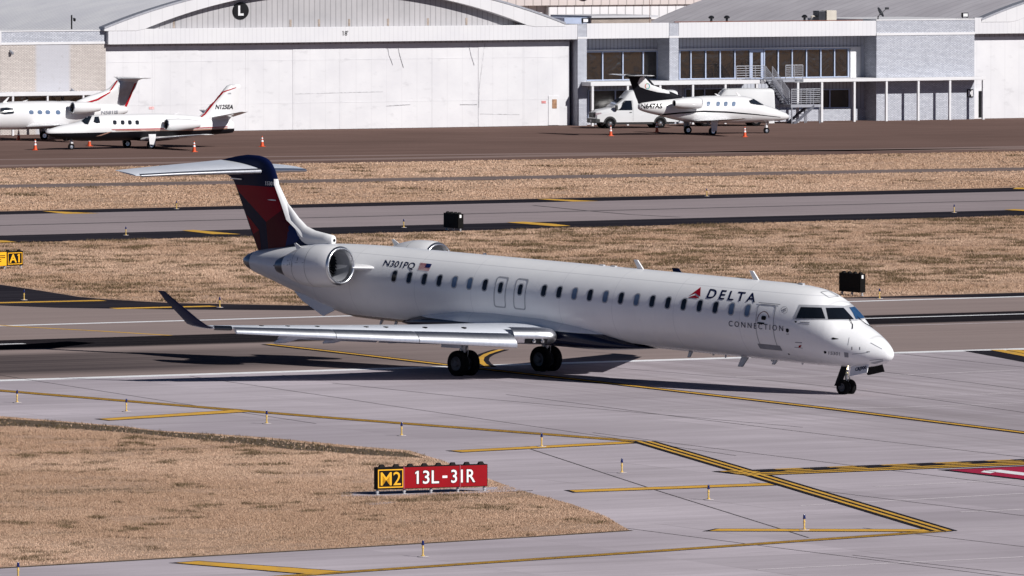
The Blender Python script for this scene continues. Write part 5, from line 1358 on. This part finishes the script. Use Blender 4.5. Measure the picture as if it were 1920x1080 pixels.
PS = [(.0, 10.8, 12.3, 4.12), (.25, 10.8, 12.3, 4.12), (1.4, 11.2, 12.25, 4.15), (2.55, 11.6, 12.2, 4.18), (2.65, 11.75, 12.2, 4.18)]
PF = [(2.20, 8.2, 11.42, .05), (2.45, 7.9, 11.5, .08), (2.65, 8.15, 11.6, .09), (2.97, 8.9, 11.72, .09), (3.2, 9.6, 11.82, .09), (3.45, 10.2, 11.92, .085), (3.98, 10.7, 12.12, .08), (4.08, 10.75, 12.4, .08), (4.18, 10.8, 12.4, .07), (4.22, 10.95, 12.3, .04)]
WR = FB
spec = dict(fus=PH, paint=m_jet, near=-1, ng=1.72, mg=6.75, track=3.5, wing=PW, wingmat=m_jet, stab=PS, eng=(7.35, 2.22, 1.12, .40, 2.1), fin=PF, finmat=m_jblack,
    windows=[rwin(x, 354, 13, 17, zj, 2) for x in (1036, 1112, 1172, 1234)], cockpit=[zj([(1352, 330), (1388, 317), (1470, 366), (1420, 362), (1366, 352)])],
    stripes=[(zj([(640, 436), (800, 420), (1000, 406), (1180, 412), (1400, 432), (1600, 456), (1600, 460), (1400, 440), (1180, 424), (1000, 418), (800, 432), (660, 446)]), m_jblack)],
    finart=[(zj([(482, 190), (500, 150), (530, 140), (590, 205), (730, 255), (732, 274), (640, 262), (550, 240), (500, 220)]), m_jet)],
    text=[('N647AS', zj([(510, 392), (674, 390), (678, 352), (507, 352)]), 'f')], ant=[(3.6, 2.6, .3), (5.2, 2.66, .16)])
j1 = small_jet('business_jet', 'white business jet with black tail fin parked before the office stair', (1437, 250.6), WR, spec, 1.055)
fin1 = [o for o in j1.children if o.name.startswith('tail_fin')][0]
fr1 = Frame(j1.location, WR); fv1 = bvh_of(fin1)
cols = [(.02, .30, .14), (.05, .40, .45), (.45, .10, .03), (.50, .06, .05), (.10, .35, .10), (.02, .22, .40)]
for k, cl in enumerate(cols):
    m = MB()
    for q in range(3):
        t0 = 2 * PI * (k + q / 3) / 6; t1 = 2 * PI * (k + (q + .9) / 3) / 6
        poly_decal(m, zj([(558 + 20 * math.cos(t0), 215 + 23 * math.sin(t0)), (558 + 20 * math.cos(t1), 215 + 23 * math.sin(t1)), (558 + 14 * math.cos(t1), 215 + 17 * math.sin(t1)), (558 + 14 * math.cos(t0), 215 + 17 * math.sin(t0))]), fv1, fr1, .020, 9)
    m.build('emblem', mat('emblem_colour', cl, .4), fin1, smooth=False)
# the red trimmed jet, nose out of the picture
spec = dict(spec); spec.update(near=1, finmat=m_jet, windows=[rwin(x, 334, 16, 17, zk, -2) for x in (245, 312, 374)] + [rwin(454, 336, 15, 17, zk, -2)], cockpit=[zk([(0, 345), (2, 305), (50, 300), (100, 308), (114, 330), (104, 346), (40, 352)])],
    stripes=[(zk([(596, 266), (700, 262), (700, 275), (590, 274)]), m_jred)],
    finart=[(zk([(596, 272), (700, 262), (770, 242), (860, 185), (925, 88), (912, 90), (850, 178), (760, 230), (690, 252), (600, 264)]), m_jred), (zk([(1052, 108), (1068, 106), (985, 310), (985, 325), (960, 322)]), m_jred), (zk([(925, 92), (1052, 100), (1000, 240), (965, 290), (940, 290), (935, 240)]), m_greymet)],
    text=[('N581JS', zk([(790, 360), (922, 356), (924, 322), (792, 326)]), 'f')], textmat=m_line, ant=[(3.4, 2.62, .34), (4.6, 2.66, .1)])
j2 = small_jet('business_jet', 'white business jet with red edged tail standing behind the black bellied one', (-44.6, 266.0), WR + PI, spec, 1.17)
# straight winged jet with black belly
m_c, t, b = raw('black_belly_paint', .35, .2, 0, 0)
ob = t.obj(); X = t.xyz(ob); k = t.math('ADD', X[2], t.math('MULTIPLY', X[0], .008))
c = t.mix(t.rng(k, 1.10, 1.115), (.007, .007, .010), (.68, .68, .69)); t.L.new(c, b.inputs['Base Color'])
CF = [(0, 1.17, 1.15, .01), (.08, 1.30, 1.04, .14), (.5, 1.46, .86, .34), (1.3, 1.66, .68, .55), (2.1, 1.80, .60, .69), (2.4, 1.90, .58, .72), (2.9, 2.14, .57, .76), (3.3, 2.24, .56, .79), (4.5, 2.28, .55, .81), (7.5, 2.28, .56, .80), (9, 2.22, .66, .72), (10.5, 2.08, .74, .54), (12, 1.90, .86, .34), (13.0, 1.70, .94, .20), (13.1, 1.6, 1.02, .08)]
CW = [(.5, 6.3, 9.0, .62, .13), (.9, 6.5, 8.8, .66, .13), (3.0, 6.85, 8.6, .80, .12), (5.2, 7.1, 8.35, .96, .11), (6.75, 7.25, 8.2, 1.07, .10), (6.85, 7.4, 8.15, 1.08, .05)]
CS = [(.0, 11.3, 12.9, 1.95), (.3, 11.4, 12.85, 1.98), (1.6, 11.8, 12.75, 2.18), (2.75, 12.1, 12.65, 2.38), (2.85, 12.25, 12.6, 2.39)]
CN = [(1.7, 9.9, 12.9, .10), (2.0, 10.6, 13.05, .10), (2.3, 11.0, 13.15, .10), (2.8, 11.45, 13.4, .10), (3.0, 11.7, 13.45, .09), (3.8, 12.4, 13.55, .08), (4.02, 12.6, 13.6, .07), (4.12, 12.85, 13.5, .03)]
sp3 = dict(fus=CF, paint=m_c, near=1, ng=1.75, mg=6.45, track=3.4, wing=CW, wingmat=m_jet, stab=CS, eng=(7.75, 1.58, 1.10, .38, 2.5), fin=CN, finmat=m_jet, dkwin=True,
    windows=[rwin(x, 416, 13, 17, zk, -2) for x in (898, 960, 1016, 1074)], cockpit=[zk([(640, 405), (680, 372), (720, 368), (690, 432), (665, 428)]), zk([(733, 412), (742, 374), (772, 372), (784, 418), (760, 424)])],
    stripes=[(zk([(870, 470), (1200, 462), (1500, 458), (1780, 446), (1780, 452), (1500, 466), (1200, 470), (880, 476)]), m_jred), (zk([(900, 478), (1200, 472), (1500, 470), (1780, 456), (1780, 466), (1500, 480), (1200, 482), (910, 484)]), m_jbronze), (zk([(750, 524), (850, 490), (880, 487), (790, 520)]), m_jbronze)],
    finart=[(zk([(1598, 322), (1742, 134), (1754, 134), (1612, 322)]), m_jblack), (zk([(1522, 408), (1600, 345), (1680, 240), (1740, 175), (1845, 140), (1848, 145), (1750, 182), (1690, 250), (1610, 352), (1530, 412)]), m_jred), (zk([(1774, 184), (1808, 184), (1806, 194), (1776, 194)]), m_greymet)],
    text=[('N125EA', zk([(1684, 312), (1822, 312), (1830, 276), (1692, 276)]), 't')], textmat=m_black, ant=[(8.8, 2.2, .14)])
j3 = small_jet('business_jet', 'white business jet with a black belly and straight wings', (133.5, 281.2), WR + PI + R(2), sp3, 1.07)

# ================================================================ VANS
m_van = paint('van_white', (.64, .65, .66), .25, .5)
m_vblack = mat('van_black_plastic', (.02, .02, .022), .6, var=.2, scale=6)
m_hl = mat('headlamp_glass', (.35, .28, .30), .12, .0, .2, 8, spec=.7)
def van(label, loc, rz):
    root = empty('van', loc, rz); tag(root, label, 'van', 'white vans by the office')
    # side outline: x forward, z up (nose at x = 0, tail at -6.1)
    W_ = 1.0
    st_ = [(0.0, .55, 1.12, .86), (-.08, .50, 1.24, .92), (-.5, .48, 1.38, .96), (-1.05, .46, 1.47, .98), (-1.25, .46, 1.53, .98)]
    rings = []
    def sect(x, z0, z1, w0, w1, zb):
        # bottom width w0 up to the belt line zb, narrowing to w1 at the roof
        pts = [(x, -w0, z0), (x, -w0, zb), (x, -w1 - .03, z1 - .22), (x, -w1 + .08, z1 - .06), (x, -w1 + .28, z1), (x, w1 - .28, z1), (x, w1 - .08, z1 - .06), (x, w1 + .03, z1 - .22), (x, w0, zb), (x, w0, z0)]
        return pts
    D = [(0.02, .58, 1.10, .84, .66, .88), (-.06, .50, 1.22, .93, .74, .98), (-.45, .46, 1.36, .98, .80, 1.06), (-1.0, .44, 1.46, 1.0, .84, 1.14), (-1.28, .44, 1.52, 1.0, .86, 1.20), (-2.0, .44, 2.05, 1.0, .80, 1.30), (-2.12, .44, 2.14, 1.0, .80, 1.32),
         (-2.55, .44, 2.62, 1.0, .74, 1.35), (-2.75, .44, 2.68, 1.0, .76, 1.35), (-4.3, .44, 2.70, 1.0, .80, 1.35), (-5.9, .44, 2.68, 1.0, .80, 1.35), (-6.08, .46, 2.60, .97, .76, 1.35), (-6.11, .5, 2.45, .94, .74, 1.35)]
    body = MB().loft([sect(*d) for d in D]).build('body', m_van, root, 25, bevel=.03)
    def vsect(x, z):          # half width of the body side at a height
        d = [np.interp(-x, [-q[0] for q in D], [q[k] for q in D]) for k in range(1, 6)]
        return float(np.interp(z, [d[0], d[4], d[1] - .22, d[1] - .06, d[1]], [d[2], d[2], d[3] + .03, d[3] - .08, d[3] - .28]))
    def glassp(poly, s, nm, mt, off=.008, par=root):
        v2, fs = sub_poly(poly, [tuple(range(len(poly)))], .12)
        m = MB(); m.add([(x, s * (vsect(x, z) + off), z) for x, z in v2], fs); return m.build(nm, mt, par, 40)
    for s in (-1, 1):
        glassp([(-1.42, 1.30), (-2.05, 1.92), (-2.14, 1.98), (-2.62, 1.98), (-2.64, 1.30)], s, 'side_window', m_glass)
        m = MB(); m.box(-1.52, -1.36, s * 1.06 - .10, s * 1.06 + .10, 1.30, 1.66); m.tube([(-1.45, s * .98, 1.34), (-1.45, s * 1.06, 1.36)], .03, 6); m.build('mirror', m_vblack, root, bevel=.03)
        m = MB(); m.add([(.03, s * .52, .92), (-.02, s * .90, .90), (-.38, s * .965, 1.02), (-.36, s * .93, 1.15), (.0, s * .80, 1.12), (.035, s * .52, 1.06)], [(0, 1, 2, 3, 4, 5)]); m.build('headlight', m_hl, root, smooth=False)
        glassp([(-2.70, .55), (-2.685, .55), (-2.685, 2.0), (-2.70, 2.0)], s, 'door_seam', m_line); glassp([(-2.42, 1.12), (-2.60, 1.12), (-2.60, 1.17), (-2.42, 1.17)], s, 'door_handle', m_vblack, .02)
        for x in (-1.0, -4.71):
            m = MB(); n = 20
            m.prism([(x + .48 * math.cos(PI * k / n), .38 + .50 * math.sin(PI * k / n)) for k in range(n + 1)], s * .80, s * 1.012, axis='y'); m.build('wheel_arch', m_vblack, root)
            t_ = MB().lathe([(-.12, .2), (-.12, .34), (-.08, .385), (.08, .385), (.12, .34), (.12, .2)], (x, s * .92, .385), 'y', 28).build('wheel', m_rub, root, 40)
            m = MB(); m.lathe([(s * .10, .245), (s * .04, .21), (s * .06, .10), (s * .12, .08), (s * .13, 0)], (x, s * .92, .385), 'y', 20); m.build('wheel_rim', m_lead, t_, 40)
    m = MB(); m.add([(-1.26, -.80, 1.50), (-1.26, .80, 1.50), (-2.08, .66, 2.11), (-2.08, -.66, 2.11)], [(0, 1, 2, 3)]); m.v = [(x + .03, y, z + .03) for x, y, z in m.v]; m.build('windscreen', m_glass, root, smooth=False)
    m = MB(); m.box(-.02, .085, -.62, .62, .78, 1.16); gr = m.build('grille', m_vblack, root, smooth=False, bevel=.02)
    m = MB()
    m.box(.082, .096, -.60, .60, 1.125, 1.155)
    for y in (-.28, .25): m.box(.083, .10, y, y + .03, .85, 1.12)
    m.build('grille_bar', m_steel, gr, smooth=False)
    m = MB(); m.box(-.30, .12, -.96, .96, .40, .72); m.box(-6.18, -6.0, -.95, .95, .42, .62); m.build('bumper', m_vblack, root, bevel=.05)
    m = MB(); m.box(.115, .13, -.16, .16, .48, .62); m.build('number_plate', m_trim, root, smooth=False)
    m = MB(); m.box(-5.8, -1.4, -.90, .90, .30, .46); m.build('underbody', m_vblack, root, smooth=False)
    return root
p = G(1143.5, 241.2); yw = R(180 + 17)
def vpos(px, py, x, y, yw):
    p = G(px, py); return p - Vector((x * math.cos(yw) - y * math.sin(yw), x * math.sin(yw) + y * math.cos(yw), 0))
van('white high roof van with black grille standing nearest the brick pier', vpos(1143.5, 241.5, -1.0, .92, yw), yw)
yw2 = R(180 + 12)
van('white high roof van hidden behind the jet with the black tail', vpos(1322, 237.5, -1.0, .92, yw2), yw2)

# ================================================================ CONES, EDGE LIGHTS, SIGNS
m_org = mat('orange_plastic', (.62, .075, .012), .5, var=.08, scale=6)
m_refw = mat('white_reflective_band', (.75, .75, .76), .4, var=.05, scale=6)
def make_cone():
    r_ = empty('traffic_cone', (0, 0, 0))
    m = MB(); m.box(-.18, .18, -.18, .18, 0, .035); m.build('base', m_org, r_, smooth=False, bevel=.01)
    MB().lathe([(.03, .13), (.70, .028), (.71, .012)], (0, 0, 0), 'z', 20, cap=True).build('cone', m_org, r_, 40)
    m = MB(); m.lathe([(.33, .092), (.45, .073)], (0, 0, 0), 'z', 20); m.lathe([(.52, .064), (.62, .048)], (0, 0, 0), 'z', 20)
    m.v = [(x * 1.02, y * 1.02, z) for x, y, z in m.v]; m.build('reflective_band', m_refw, r_, 40); return r_
CONES = [((66, 282.3), 'orange traffic cone left of the black bellied jet nose wheel'), ((167.5, 274.8), 'orange traffic cone under the wing of the black bellied jet'), ((35, 263.5), 'orange traffic cone behind the wheels of the red trimmed jet'),
         ((364, 285.6), 'orange traffic cone nearest the airliner tail, right of the black bellied jet'), ((491.5, 275.8), 'lone orange traffic cone before the closed hangar doors'),
         ((1145, 255.6), 'orange traffic cone before the front wheel of the van'), ((1231.5, 248.6), 'orange traffic cone before the rear wheel of the van'), ((1396.5, 257.6), 'orange traffic cone between the nose and main wheels of the black tailed jet')]
proto = make_cone()
for i, (q, lab) in enumerate(CONES):
    o = proto if i == 0 else copy_tree(proto); g = G(*q); o.location = (g.x, g.y, .022); o.rotation_euler.z = i * .7
    tag(o, lab, 'traffic cone', 'orange cones on the apron')
m_post = mat('yellow_post_paint', (.62, .42, .12), .5, var=.25, scale=14)
m_lens = mat('blue_lens', (.012, .018, .10), .15, var=.1, scale=6, spec=.6)
m_conc2 = mat('light_base', (.45, .41, .42), .8, var=.1, scale=6)
def make_light():
    r_ = empty('edge_light', (0, 0, 0))
    m = MB(); m.lathe([(0, .15), (.012, .145), (.016, .0)], (0, 0, 0), 'z', 20); m.build('base_plate', m_conc2, r_, 30)
    m = MB(); m.lathe([(.01, .05), (.04, .05), (.045, .024), (.21, .024), (.215, .034), (.24, .034), (.245, .024), (.33, .024)], (0, 0, 0), 'z', 14); m.build('stake', m_post, r_, 30)
    m = MB(); m.lathe([(.31, .0), (.31, .042), (.335, .042), (.34, .034), (.40, .032), (.43, .02), (.437, 0)], (0, 0, 0), 'z', 16); m.build('lens', m_lens, r_, 40); return r_
LIGHTS = [((32, 756.5), 'blue topped yellow edge light at the far left of the near taxiway'), ((237, 773.5), 'blue topped edge light left of the first yellow bar'), ((500, 796), 'blue topped edge light just right of the first yellow bar'),
  ((753, 818.6), 'blue topped edge light behind the red runway sign'), ((1015.5, 839.5), 'blue topped edge light standing on the second yellow bar'), ((1166, 888.5), 'blue topped edge light on bare concrete inside the yellow double line'),
  ((1328.5, 939), 'blue topped edge light below the third yellow bar'), ((1508, 996), 'blue topped edge light standing on the nearest horizontal yellow bar'), ((793, 1046), 'blue topped edge light on the pavement in front of the grass tip'), ((34, 1088), 'blue topped edge light cut by the lower left edge'),
  ((412, 577.5), 'edge light by the runway shoulder above the airliner winglet'), ((45, 563.5), 'edge light on the dark pavement below the yellow A1 sign'), ((236, 442), 'edge light on the taxiway shoulder behind the jet exhaust'), ((331, 392.5), 'edge light beyond the taxiway, left of the airliner tail'),
  ((757, 427.5), 'edge light left of the small black sign back'), ((1325, 368.6), 'edge light on the far shoulder of the parallel taxiway'), ((1789, 399.5), 'edge light on the near shoulder at the right of the parallel taxiway'), ((1649, 561), 'yellow edge light right of the black sign back by the runway')]
proto = make_light()
for i, (q, lab) in enumerate(LIGHTS):
    o = proto if i == 0 else copy_tree(proto); g = G(*q); o.location = (g.x, g.y, .034 if q[1] > 650 else .026); o.rotation_euler.z = i * 1.1
    tag(o, lab, 'edge light', 'taxiway edge lights')

m_sred = mat('sign_red', (.26, .002, .007), .5, spec=.15, var=.05, scale=4)
m_sblk = mat('sign_black', (.008, .0075, .0075), .6, spec=.06, var=.2, scale=4)
m_syel = mat('sign_yellow', (.80, .40, .012), .4, var=.05, scale=4)
m_swht = mat('sign_white', (.78, .78, .78), .4, var=.03, scale=4)
m_sleg = mat('sign_leg_metal', (.46, .46, .48), .5, .3, .1, 6)
def sign_frame(label, p0, p1, z0, h, d, group=None, caps=8, legs=5, side=.0):
    """a sign cabinet between two footing points; local x along it, -y towards its face"""
    d_ = p1 - p0; L_ = d_.length; rz = math.atan2(d_.y, d_.x)
    r_ = empty('airfield_sign', (p0.x, p0.y, .034), rz); tag(r_, label, 'airfield sign', group)
    m = MB(); m.box(0, L_, 0, d, z0, z0 + h); m.build('cabinet', m_sblk, r_, smooth=False, bevel=.012)
    for k in range(legs):
        x = .06 + (L_ - .12) * k / (legs - 1)
        m = MB(); m.tube([(x, d / 2, 0), (x, d / 2, z0)], .035, 10); m.lathe([(.0, .08), (.02, .08), (.022, .0)], (x, d / 2, 0), 'z', 12); m.lathe([(.06, .05), (.12, .05)], (x, d / 2, 0), 'z', 10); m.build('leg', m_sleg, r_)
    for k in range(caps):
        x = .20 + (L_ - .38) * k / max(1, caps - 1)
        m = MB(); m.loft([[(x - .09, d * .2, z0 + h), (x + .09, d * .2, z0 + h), (x + .09, d * .8, z0 + h), (x - .09, d * .8, z0 + h)], [(x - .05, d * .35, z0 + h + .075), (x + .06, d * .35, z0 + h + .075), (x + .06, d * .65, z0 + h + .075), (x - .05, d * .65, z0 + h + .075)]]); m.build('vent_cap', m_sblk, r_, smooth=False)
    return r_, L_
def face(r_, x0, x1, z0, z1, mt, nm, y=-.006, par=None):
    m = MB(); m.box(x0, x1, y, .0, z0, z1); return m.build(nm, mt, par or r_, smooth=False)
p0, p1 = G(706.5, 928.5, .034), G(914.5, 921.8, .034)
s1, L1 = sign_frame('red and black runway sign reading M2 13L-31R on the dry grass', p0, p1, .155, .655, .22)
xs_ = lambda z: (z - 190) / 1545 * L1
zz = lambda t: .155 + .655 * t
f1 = face(s1, xs_(572), L1 - .02, zz(.03), zz(.965), m_sred, 'red_panel')
f0 = face(s1, .02, xs_(560), zz(.03), zz(.965), m_sblk, 'black_panel')
m = MB(); a, b_ = xs_(205), xs_(556); z0_, z1_ = zz(.075), zz(.90); k = .032
m.box(a, b_, -.012, -.006, z0_, z0_ + k); m.box(a, b_, -.012, -.006, z1_ - k, z1_); m.box(a, a + k, -.012, -.006, z0_ + k, z1_ - k); m.box(b_ - k, b_, -.012, -.006, z0_ + k, z1_ - k); m.build('border', m_syel, f0, smooth=False)
m = MB(); text_flat(m, 'M2', [(xs_(243), -.010, zz(.185)), (xs_(522), -.010, zz(.185)), (xs_(522), -.010, zz(.78)), (xs_(243), -.010, zz(.78))], bold=.004); m.build('lettering', m_syel, f0, smooth=False)
for s_, u0, u1 in (('13L', 722, 1052), ('31R', 1222, 1558)):
    for nm, bo, y, mt, g in (('lettering_outline', .045, -.009, m_sblk, 8), ('lettering', .010, -.013, m_swht, 0)):
        m = MB(); text_flat(m, s_, [(xs_(u0 - g), y, zz(.205 - g * .0024)), (xs_(u1 + g), y, zz(.205 - g * .0024)), (xs_(u1 + g), y, zz(.80 + g * .0024)), (xs_(u0 - g), y, zz(.80 + g * .0024))], bold=bo); m.build(nm, mt, f1, smooth=False)
m = MB(); m.box(xs_(1100), xs_(1168), -.013, -.006, zz(.44), zz(.545)); m.build('lettering', m_swht, f1, smooth=False)
m = MB()
for z_ in (565, 1347): m.box(xs_(z_) - .02, xs_(z_) + .02, -.020, .0, zz(.0), zz(1.0))
m.build('mullion', mat('sign_mullion', (.30, .05, .07), .4, .2, .1, 5), s1, smooth=False)
# yellow sign at the left
p0, p1 = G(-52, 507.5, .03), G(43.5, 503.2, .03)
s2, L2 = sign_frame('yellow and black A1 taxiway sign at the left edge of the far grass', p0, p1, .14, .66, .20, None, 5, 4)
xa = lambda px: (px + 52) / 95.5 * L2
f0 = face(s2, xa(13.5), L2 - .02, .16, .78, m_sblk, 'black_panel'); f1 = face(s2, .03, xa(12), .16, .78, m_syel, 'yellow_panel')
m = MB(); a, b_ = xa(14.4), xa(41.6); k = .035
m.box(a, b_, -.012, -.006, .20, .20 + k); m.box(a, b_, -.012, -.006, .74 - k, .74); m.box(a, a + k, -.012, -.006, .235, .705); m.box(b_ - k, b_, -.012, -.006, .235, .705); m.build('border', m_syel, f0, smooth=False)
m = MB(); text_flat(m, 'A1', [(xa(17.5), -.010, .28), (xa(36.8), -.010, .28), (xa(36.8), -.010, .67), (xa(17.5), -.010, .67)], bold=.022); m.build('lettering', m_syel, f0, smooth=False)
m = MB()
for z, n in ((.60, 1), (.51, 1), (.42, 3), (.34, 3)):
    for q in range(n):
        L_ = xa(9.5) - .2; x0 = .2 + L_ * q / n; m.box(x0, x0 + L_ / n * (1 if n == 1 else .6), -.012, -.006, z, z + .035)
m.build('marking', m_sblk, f1, smooth=False)
# two sign backs
for lab, q0, q1, h, d in (('black back of a small airfield sign standing by the parallel taxiway', (831.5, 431.5), (859, 434.0), .74, .30), ('black back of an airfield sign beside the runway, above the airliner nose', (1573, 552.0), (1613, 555.2), .80, .26)):
    p0, p1 = G(*q0, .03), G(*q1, .03)
    r_, L_ = sign_frame(lab, p0, p1, .14, h, d, 'black airfield sign backs', 4, 3)
    face(r_, .04, L_ - .04, .18, .14 + h - .04, m_sblk, 'back_panel')
    m = MB(); m.box(L_ + .0, L_ + .008, d * .25, d * .6, .14 + h - .20, .14 + h - .05); m.build('sticker', m_swht, r_, smooth=False)
